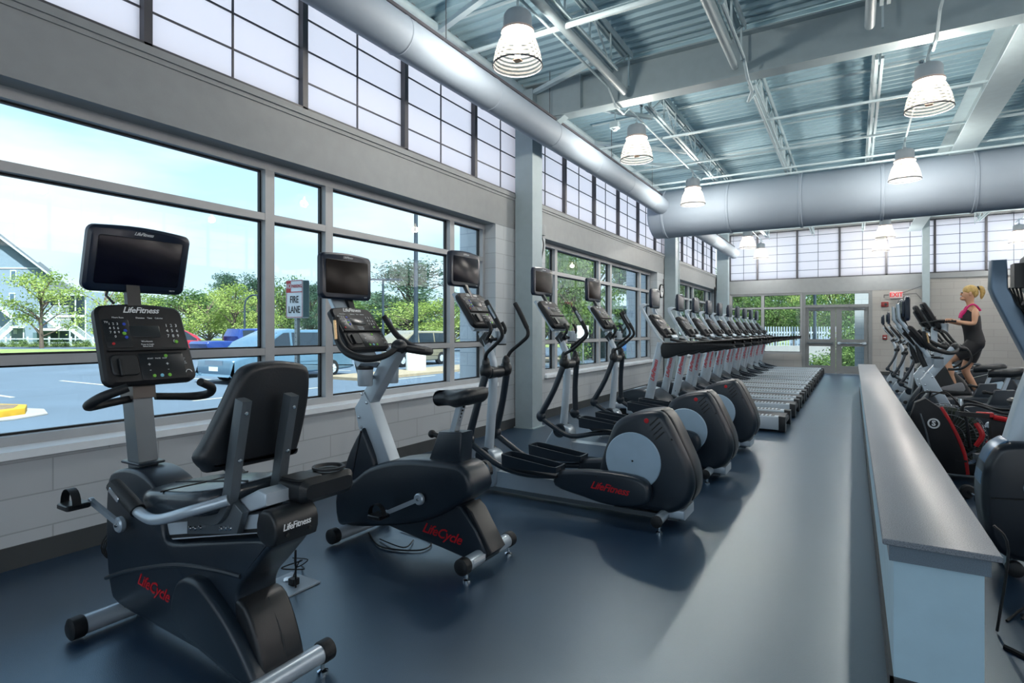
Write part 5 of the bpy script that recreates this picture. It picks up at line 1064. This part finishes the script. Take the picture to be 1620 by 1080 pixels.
# ================================================================ machines beyond the divider wall
def near_bike():
    t = thing('exercise_bike', 'big dark exercise bike cut by the right edge, its screen seen from behind', 'exercise bike', (4.9, 4.30, 0)); Y0 = 4.32
    P = [(4.86, .12), (4.80, .30), (4.795, .52), (4.83, .66), (4.90, .735), (5.10, .745), (5.45, .70), (5.9, .55), (6.1, .40), (6.1, .15), (5.9, .08), (5.1, .07)]
    b = MB().shell(P, Y0-.14, Y0+.14, .04, 4).build('body_shroud', mat('navy_black_plastic', (22, 27, 35), .3), t)
    MB().tube([(4.83, Y0-.142, .42), (5.2, Y0-.145, .445), (5.9, Y0-.142, .44)], .005, 6, smooth=4).build('shroud_seam', CAB, b)
    MB().shell([(4.79, .50), (4.83, .67), (4.90, .745), (4.915, .735), (4.85, .66), (4.815, .50)], Y0-.10, Y0+.10, .008, 3).build('painted_edge_highlight', mat('blue_grey_highlight', (78, 110, 140), .3, .4), b)  # highlight along the shroud edge, painted as a blue-grey strip
    MB().shell([(4.90, .70), (5.03, .74), (5.13, 1.15), (5.02, 1.17), (4.975, 1.02)], Y0-.06, Y0+.06, .012, 0).build('lower_mast', SILVL, t)
    MB().shell([(5.04, 1.12), (4.86, 1.57), (4.845, 1.62), (4.85, 1.785), (4.92, 1.785), (4.925, 1.62), (5.12, 1.18)], Y0-.05, Y0+.05, .01, 0).build('upper_mast', mat('blue_grey_metal', (106, 124, 142), .35, .45), t)
    tvb = MB().slab((5.10, Y0, 1.70), (0, 1, 0), (-.05, 0, 1), .46, .33, .05, .05, .015).slab((5.06, Y0, 1.70), (0, 1, 0), (-.05, 0, 1), .34, .26, .10, .06, .03).build('screen_housing', TVB, t)
    for k in range(5): MB().slab((5.015, Y0, 1.78-.022*k), (0, 1, 0), (0, 0, 1), .26, .008, .01, .002, .001).build('vent_rib', CAB, tvb)
    MB().box(4.95, 5.03, Y0-.05, Y0+.05, 1.62, 1.76).build('screen_mount', SHROUD2, t)
    m = MB()
    for k in range(4): m.tube([(4.93+.02*k, Y0-.03+.02*k, 1.62), (4.98+.015*k, Y0-.07+.03*k, 1.50-.02*k), (5.06, Y0-.04+.02*k, 1.56)], .006, 6, smooth=5)
    m.build('cable_loops', CAB, t)
    console(5.12, Y0, 1.38, t, 30, .42, .38, False)
    for s in (-1, 1): MB().tube([(5.05, Y0+s*.04, 1.13), (5.08, Y0+s*.2, 1.12), (5.2, Y0+s*.28, 1.13), (5.35, Y0+s*.26, 1.2)], .02, 10, smooth=4).build('handlebar', RUBB, t)
    pedal(t, (5.03, Y0-.165, .50), (5.17, Y0-.20, .40), -1); MB().disc((5.03, Y0-.15, .50), .06, .04, (0, 1, 0), 24).build('crank_boss', SILVL, t)
    foot(t, 4.93, Y0-.20, Y0+.27, .05, .036, glides=False)
    MB().shell([(5.75, .6), (5.85, .8), (5.98, .82), (5.98, .55)], Y0-.07, Y0+.07, .01, 0).build('seat_post_cover', SHROUD, t)
    MB().slab((5.95, Y0, .93), (1, 0, 0), (0, 1, 0), .3, .24, .07, .08, .02).build('saddle', VINYL, t)
    return t
near_bike()
for y, l in ((8.15, 'nearer of the two upright bikes with saddles beyond the divider wall'), (9.05, 'farther of the two upright bikes beyond the divider wall')):
    o = copy_tree(upr); o.location = (4.83, y, 0); o.scale = (.94, .94, .94); o['label'] = l; o['group'] = 'upright bikes beyond the divider wall'
for y, l in ((12.9, 'cross trainer beyond the divider wall, nearest of its three'), (15.2, 'cross trainer beyond the divider wall, middle of its three'), (17.8, 'cross trainer beyond the divider wall, nearest to the far wall')):
    o = copy_tree(ct3); o.location = (5.06, y, 0); o.scale = (.87, .87, .87); o['label'] = l; o['group'] = 'cross trainers beyond the divider wall'
# air bike, facing the divider wall like its neighbours
t = thing('air_bike', 'black air bike with red edged cover, white badge and caged fan behind the divider wall', 'exercise bike', (4.9, 6.75, 0))
AY, AZ, AR, AX = 6.80, .37, .30, 4.92
CV = [(4.63, .06), (4.62, .55), (4.66, .70), (4.74, .745), (4.85, .665), (4.92, .53), (4.975, .39), (5.02, .24), (5.04, .07)]
b = MB().shell(CV, 6.55, 6.66, .012, 0).build('side_cover', CONS, t)
MB().lathe([(.040, 0), (.048, .004), (.040, .008), (.034, .004), (.040, 0)], (4.80, 6.548, .515), (0, -1, 0), 28).build('badge_ring', WTXT, b)
text('S', (4.80, 6.545, .515), .065, (1, 0, 0), (0, 0, 1), WTXT, b, 'badge_letter', off=.003)
MB().tube([(4.70, 6.549, .60), (4.74, 6.549, .45), (4.78, 6.549, .25), (4.82, 6.549, .10)], .008, 6, smooth=4).build('cover_ridge', DKSIL, b)
MB().tube([(4.855, 6.56, .668), (4.925, 6.56, .53), (4.985, 6.56, .39), (5.03, 6.56, .24), (5.05, 6.56, .07)], .016, 10, smooth=5, sy=.6).build('red_edge_strip', REDB, t)
fan = MB()
for k in range(16):
    q = 2*math.pi*k/16; fan.bar((AX+.06*math.cos(q), AY, AZ+.06*math.sin(q)), (AX+(AR-.03)*math.cos(q), AY, AZ+(AR-.03)*math.sin(q)), .006, .13, (0, 1, 0))
MB().disc((AX, AY+.02, AZ), AR-.02, .10, (0, 1, 0), 48).build('fan_drum', mat('olive_drum', (44, 54, 46), .35, .3), t)
fan.build('fan_wheel', mat('dark_green_steel', (56, 74, 66), .3, .5), t)
for yy in (AY-.085, AY+.085):
    for rr in (AR, AR*.72, AR*.44): MB().tube([(AX+rr*math.cos(2*math.pi*k/40), yy, AZ+rr*math.sin(2*math.pi*k/40)) for k in range(40)], .004, 6, closed=True).build('cage_ring', DKSIL, t)
m = MB()
for k in range(44):
    q = 2*math.pi*k/44; cq, sq_ = math.cos(q), math.sin(q); m.tube([(AX+.05*cq, AY-.09, AZ+.05*sq_), (AX+AR*.95*cq, AY-.088, AZ+AR*.95*sq_), (AX+AR*cq, AY-.06, AZ+AR*sq_), (AX+AR*cq, AY+.06, AZ+AR*sq_), (AX+AR*.95*cq, AY+.088, AZ+AR*.95*sq_), (AX+.05*cq, AY+.09, AZ+.05*sq_)], .0025, 5)
m.build('wire_cage', DKSIL, t)
MB().disc((AX, AY, AZ), .06, .2, (0, 1, 0), 20).build('cage_hub', SHROUD2, t)
MB().bar((4.75, AY, .06), (5.75, AY, .06), .08, .07).bar((5.05, AY-.12, .10), (5.50, AY-.12, .22), .05, .06).build('base_rail', SHROUD2, t)
MB().tube([(4.80, AY-.24, .05), (4.80, AY+.24, .05)], .025, 10).tube([(5.7, AY-.24, .05), (5.7, AY+.24, .05)], .025, 10).build('stabiliser_foot', SHROUD2, t)
MB().bar((5.45, AY, .08), (5.50, AY, .70), .06, .06, (1, 0, 0)).build('seat_post', DKSIL, t); MB().slab((5.5, AY, .73), (1, 0, 0), (0, 1, 0), .26, .24, .06, .08, .02).build('saddle', VINYL, t)
for s in (-1, 1):
    MB().tube([(5.08, AY+s*.16, .30), (5.05, AY+s*.18, .55), (5.02, AY+s*.19, .68), (5.12, AY+s*.19, .70), (5.30, AY+s*.18, .64), (5.42, AY+s*.18, .63)], .013, 8, smooth=4).build('moving_arm', SHROUD2, t)
    MB().bar((5.12, AY+s*.14, .28), (5.12+s*.1, AY+s*.14, .20), .02, .02).build('crank_arm', DKSIL, t); MB().slab((5.12+s*.12, AY+s*.2, .19), (1, 0, 0), (0, 1, 0), .1, .1, .025, .01, .004).build('pedal_block', SHROUD2, t)
t = thing('transport_rollers', 'small black dumbbell on a chrome axle, transport wheels of the air bike, on the floor behind the divider wall', 'rollers', (5.0, 5.85, 0))  # transport wheels of the air bike's front foot, built as a loose pair
for x, y in ((4.96, 5.92), (5.03, 5.72)): MB().disc((x, y, .058), .058, .035, (.35, -1, 0), 24, .01).disc((x+.008, y-.022, .058), .012, .008, (.35, -1, 0), 12).build('roller_disc', RUBB, t)
MB().tube([(4.96, 5.92, .058), (5.03, 5.72, .058)], .014, 10).build('handle', CHR, t)
tag(MB().tube([(4.66, AY, .68), (4.75, AY, .78), (4.95, AY-.05, .76), (5.05, AY, .60)], .008, 6, smooth=5).tube([(4.8, AY-.02, .74), (4.9, AY-.1, .80), (5.0, AY-.05, .70)], .007, 6, smooth=5).build('loose_cable', CAB), 'loose black cable looping above the air bike', 'cable')
# rower with red straps
t = thing('rowing_machine', 'black rowing machine frame with bright red looped straps right of the air bike', 'rowing machine', (5.6, 6.5, 0))
MB().bar((5.42, 6.2, .30), (5.95, 6.4, .36), .06, .05).build('seat_rail', DKSIL, t); MB().bar((5.62, 6.55, 0), (5.62, 6.55, .62), .09, .09, (1, 0, 0)).bar((5.3, 6.2, .66), (5.75, 6.6, .60), .04, .04).build('upright_frame', SHROUD2, t)
MB().box(5.5, 5.9, 6.45, 6.7, 0, .06).build('rear_foot', SHROUD2, t); MB().bar((5.46, 6.2, .02), (5.46, 6.22, .30), .05, .05, (1, 0, 0)).build('front_leg', SHROUD2, t)
MB().tube([(5.58, 6.42, .62), (5.74, 6.40, .58), (5.70, 6.42, .46), (5.60, 6.42, .40), (5.72, 6.42, .36), (5.76, 6.42, .26)], .022, 8, smooth=5).tube([(5.46, 6.42, .56), (5.50, 6.40, .46), (5.46, 6.42, .36)], .02, 8, smooth=5).build('red_strap', REDB, t)
MB().slab((5.52, 6.42, .64), (1, 0, 0), (0, 1, 0), .12, .05, .04, .012, .004).build('strap_buckle', REDB, t)
MB().lathe([(0, 0), (.05, 0), (.055, .05), (.03, .06), (.02, .22), (0, .22)], (5.42, 6.95, .50), n=20).build('chrome_post', CHR, t)
bpy.data.objects[t.name].location.x -= .37
# stair climbers
def climber(y, lab):
    t = thing('stair_climber', lab, 'stair climber', (5.3, y, 0), 'stair climbers beyond the divider wall')
    MB().shell([(5.02, .02), (5.00, .5), (5.08, .86), (5.22, .92), (5.48, .70), (5.62, .40), (5.72, .06)], y-.15, y+.15, .04, 3).build('front_shroud', SHROUD2, t)
    MB().box(5.0, 6.25, y-.27, y-.21, .02, .09).box(5.0, 6.25, y+.21, y+.27, .02, .09).box(5.0, 5.1, y-.27, y+.27, .02, .09).box(6.15, 6.25, y-.27, y+.27, .02, .09).build('base_frame', DKSIL, t)
    MB().bar((5.16, y, .86), (5.16, y, 1.42), .09, .07, (1, 0, 0)).build('mast', SILV, t)
    console(5.13, y, 1.60, t, 27, .40, .42, False)
    MB().lathe([(0, 0), (.044, .0), (.05, .12), (.045, .12), (0, .015)], (5.26, y-.14, 1.36), n=20).build('cup_holder', SILVL, t)
    for s in (-1, 1):
        MB().tube([(5.10, y+s*.12, 1.50), (5.20, y+s*.25, 1.52), (5.38, y+s*.26, 1.51)], .018, 10, smooth=4).build('upper_handle', RUBB, t)
        MB().tube([(5.16, y+s*.05, 1.40), (5.26, y+s*.24, 1.36), (5.36, y+s*.27, 1.22), (5.50, y+s*.27, 1.12), (5.54, y+s*.27, .98), (5.44, y+s*.27, .86), (5.30, y+s*.2, .84)], .018, 10, smooth=5).build('curved_side_rail', RUBB, t)
        z = .53 if s < 0 else .41; x = 5.40 if s < 0 else 5.66
        MB().bar((5.35, y+s*.10, .70), (x-.05, y+s*.12, z-.03), .05, .05).bar((5.4, y+s*.10, .3), (x, y+s*.12, z-.05), .04, .04).build('step_arm', DKSIL, t)
        MB().slab((x, y+s*.12, z-.018), (1, 0, 0), (0, 1, 0), .34, .15, .035, .03, .01).build('step_pedal', SHROUD2, t)
    MB().shell([(5.45, .55), (5.55, .66), (5.95, .80), (6.10, .78), (6.10, .70), (5.8, .62), (5.6, .5)], y+.29, y+.36, .012, 3).build('side_fairing', SHROUD, t)
    MB().bar((5.6, y+.32, .05), (5.7, y+.32, .62), .06, .05, (1, 0, 0)).build('fairing_support', DKSIL, t)
    return t
climber(10.17, 'stair climber with the blonde woman on it'); climber(11.35, 'empty stair climber just behind the blonde woman')
# the woman
WY = 10.17
SKIN = mat('skin', (206, 158, 128), .5, var=.05); HAIR = mat('blonde_hair', (196, 164, 100), .6, var=.25, vscale=40, bump=.4, bscale=90); TOP = mat('black_sport_top', (30, 30, 34), .7); PINK = mat('pink_strap', (214, 40, 120), .6); SHOE = mat('grey_trainer_shoe', (120, 122, 128), .6)
def skin(name, V, E, R, m, parent, sub=2, root=0):
    me = bpy.data.meshes.new(name); me.from_pydata([tuple(Vector(v)-ORG) for v in V], E, []); o = bpy.data.objects.new(name, me); COL.objects.link(o); o.parent = parent
    md = o.modifiers.new('skin', 'SKIN'); md.branch_smoothing = .6; md.use_smooth_shade = True
    if not me.skin_vertices: me.attributes.new('x', 'FLOAT', 'POINT')
    sv = me.skin_vertices[0].data if me.skin_vertices else None
    if sv:
        for i, r in enumerate(R):
            sv[i].radius = r if hasattr(r, '__len__') else (r, r); sv[i].use_root = (i == root)
    ss = o.modifiers.new('sub', 'SUBSURF'); ss.levels = sub; ss.render_levels = sub
    dg = bpy.context.evaluated_depsgraph_get(); dg.update(); ev = o.evaluated_get(dg); nm = bpy.data.meshes.new_from_object(ev); o.modifiers.clear(); o.data = nm; nm.materials.clear(); nm.materials.append(m)
    for p in nm.polygons: p.use_smooth = True
    return o
t = thing('person', 'woman with blonde ponytail in black top and pink straps climbing on a stair machine', 'person', (5.6, WY, .4))
V = [(5.62, WY, 1.22), (5.60, WY, 1.36), (5.585, WY, 1.50), (5.59, WY, 1.64), (5.575, WY, 1.73), (5.565, WY, 1.80), (5.545, WY, 1.87), (5.545, WY, 1.95)]; E = [(i, i+1) for i in range(7)]
R = [(.115, .15), (.085, .12), (.095, .125), (.085, .125), (.045, .05), (.045, .05), (.08, .085), (.075, .075)]
def chain(start, pts, rs):
    p = start
    for q, r in zip(pts, rs): V.append(q); R.append((r, r)); E.append((p, len(V)-1)); p = len(V)-1
    return p
for s in (-1, 1):
    w1 = chain(3, [(5.60, WY+s*.135, 1.665), (5.60, WY+s*.175, 1.62), (5.585, WY+s*.20, 1.47), (5.48, WY+s*.225, 1.485), (5.37, WY+s*.25, 1.51)], [.05, .043, .035, .031, .024])
    chain(w1, [(5.335, WY+s*.255, 1.525)], [.028])
    if s < 0: k = chain(0, [(5.59, WY+s*.085, 1.17), (5.45, WY+s*.10, 1.06), (5.29, WY+s*.11, .95), (5.34, WY+s*.115, .78), (5.40, WY+s*.12, .60)], [.09, .078, .055, .048, .032])
    else: k = chain(0, [(5.62, WY+s*.085, 1.14), (5.58, WY+s*.10, .98), (5.52, WY+s*.11, .82), (5.60, WY+s*.115, .65), (5.68, WY+s*.12, .49)], [.09, .078, .055, .048, .032])
body = skin('body', V, E, R, SKIN, t)
for s in (-1, 1):   # fingers and thumb closed round the handle
    h0 = (5.33, WY+s*.255, 1.525)
    for k in range(4):
        x = 5.335-.018*k; skin('finger', [(x+.008, WY+s*.255, 1.538), (x-.012, WY+s*.262, 1.544), (x-.02, WY+s*.272, 1.532), (x-.016, WY+s*.276, 1.512)], [(0, 1), (1, 2), (2, 3)], [.009, .0085, .008, .007], SKIN, body, 1)
    skin('thumb', [(5.34, WY+s*.245, 1.525), (5.322, WY+s*.238, 1.515), (5.305, WY+s*.24, 1.505)], [(0, 1), (1, 2)], [.010, .009, .008], SKIN, body, 1)
MB().ell((5.468, WY, 1.893), .013, .010, .018, 10, 8).build('nose', SKIN, body)
for s in (-1, 1):
    MB().ell((5.474, WY+s*.03, 1.915), .010, .014, .009, 10, 8).build('eye', mat('eye_dark', (50, 40, 36), .3), body); MB().ell((5.56, WY+s*.082, 1.895), .018, .010, .028, 10, 8).build('ear', SKIN, body)
MB().ell((5.468, WY, 1.850), .010, .026, .008, 10, 6).build('mouth', mat('lips', (176, 96, 88), .5), body)
MB().ell((5.49, WY, 1.83), .035, .04, .025, 12, 8).build('chin', SKIN, body)
hr = MB().ell((5.570, WY, 1.945), .086, .086, .078, 20, 14).ell((5.61, WY, 1.915), .055, .066, .075, 16, 10); hr.v = [v for v in hr.v]
hr.build('hair', HAIR, t)
MB().tube([(5.64, WY, 1.965), (5.685, WY, 1.975), (5.705, WY, 1.92), (5.695, WY, 1.86), (5.69, WY, 1.82)], [.022, .032, .032, .022, .006], 12, smooth=4).build('ponytail', HAIR, t)
MB().lathe([(.024, -.012), (.032, 0), (.024, .012)], (5.66, WY, 1.975), (1, 0, .4), 14).build('hair_tie', CAB, t)
cs = MB(); rings = [(1.10, 5.60, .135, .19), (1.22, 5.62, .118, .152), (1.30, 5.61, .112, .140), (1.40, 5.59, .105, .138), (1.50, 5.575, .115, .148), (1.58, 5.57, .112, .142), (1.64, 5.565, .085, .10), (1.67, 5.565, .05, .06)]
def loft(rg, m_, name, par, n=22):
    vs = []; 
    for z, x, rx, ry in rg:
        for k in range(n): q = 2*math.pi*k/n; vs.append((x+rx*math.cos(q), WY+ry*math.sin(q), z))
    return MB().add(vs, [(i*n+k, i*n+(k+1) % n, (i+1)*n+(k+1) % n, (i+1)*n+k) for i in range(len(rg)-1) for k in range(n)]).build(name, m_, par, ang=80)
loft(rings[1:], TOP, 'sport_top', t)
for s in (-1, 1):
    MB().tube([(5.49, WY+s*.06, 1.60), (5.53, WY+s*.085, 1.71), (5.60, WY+s*.08, 1.745), (5.68, WY+s*.03, 1.66)], .012, 8, smooth=4).build('pink_strap', PINK, t)
    MB().tube([(5.46, WY+s*.05, 1.56), (5.475, WY+s*.06, 1.62), (5.5, WY+s*.07, 1.66)], .02, 8, smooth=3).build('pink_trim', PINK, t)
MB().ell((5.615, WY, 1.20), .118, .152, .115, 20, 12).tube([(5.60, WY-.08, 1.19), (5.53, WY-.095, 1.11), (5.45, WY-.10, 1.06), (5.40, WY-.103, 1.025)], [.105, .098, .088, .082], 16, smooth=3).tube([(5.62, WY+.08, 1.17), (5.60, WY+.095, 1.06), (5.585, WY+.10, .99), (5.57, WY+.103, .945)], [.105, .098, .088, .08], 16, smooth=3).build('shorts', TOP, t)
for x, y, z in ((5.37, WY-.12, .555), (5.65, WY+.12, .435)): MB().shell([(x-.15, z-.02), (x-.14, z+.03), (x-.05, z+.06), (x+.05, z+.10), (x+.10, z+.09), (x+.11, z-.02)], y-.042, y+.042, .016, 3).build('shoe', SHOE, t)
# cables on the floor beyond the divider
m = MB()
for k in range(4): m.tube([(4.78+.06*k, 3.5+.03*k, .006+.01*k), (4.95, 3.75-.05*k, .03), (5.15+.03*k, 3.6, .05), (5.0, 3.45+.06*k, .02), (4.85, 3.6, .01)], .006, 6, smooth=6)
m.tube([(4.72, 3.35, .01), (4.75, 3.3, .4), (4.70, 3.3, .5)], .006, 6, smooth=5).tube([(4.72, 3.2, .008), (4.95, 3.05, .008), (5.4, 3.2, .008), (5.8, 3.1, .008)], .012, 6, smooth=6)
tag(m.build('floor_cable_tangle', CAB), 'tangled black cables on the floor at the near end of the divider wall', 'cable')
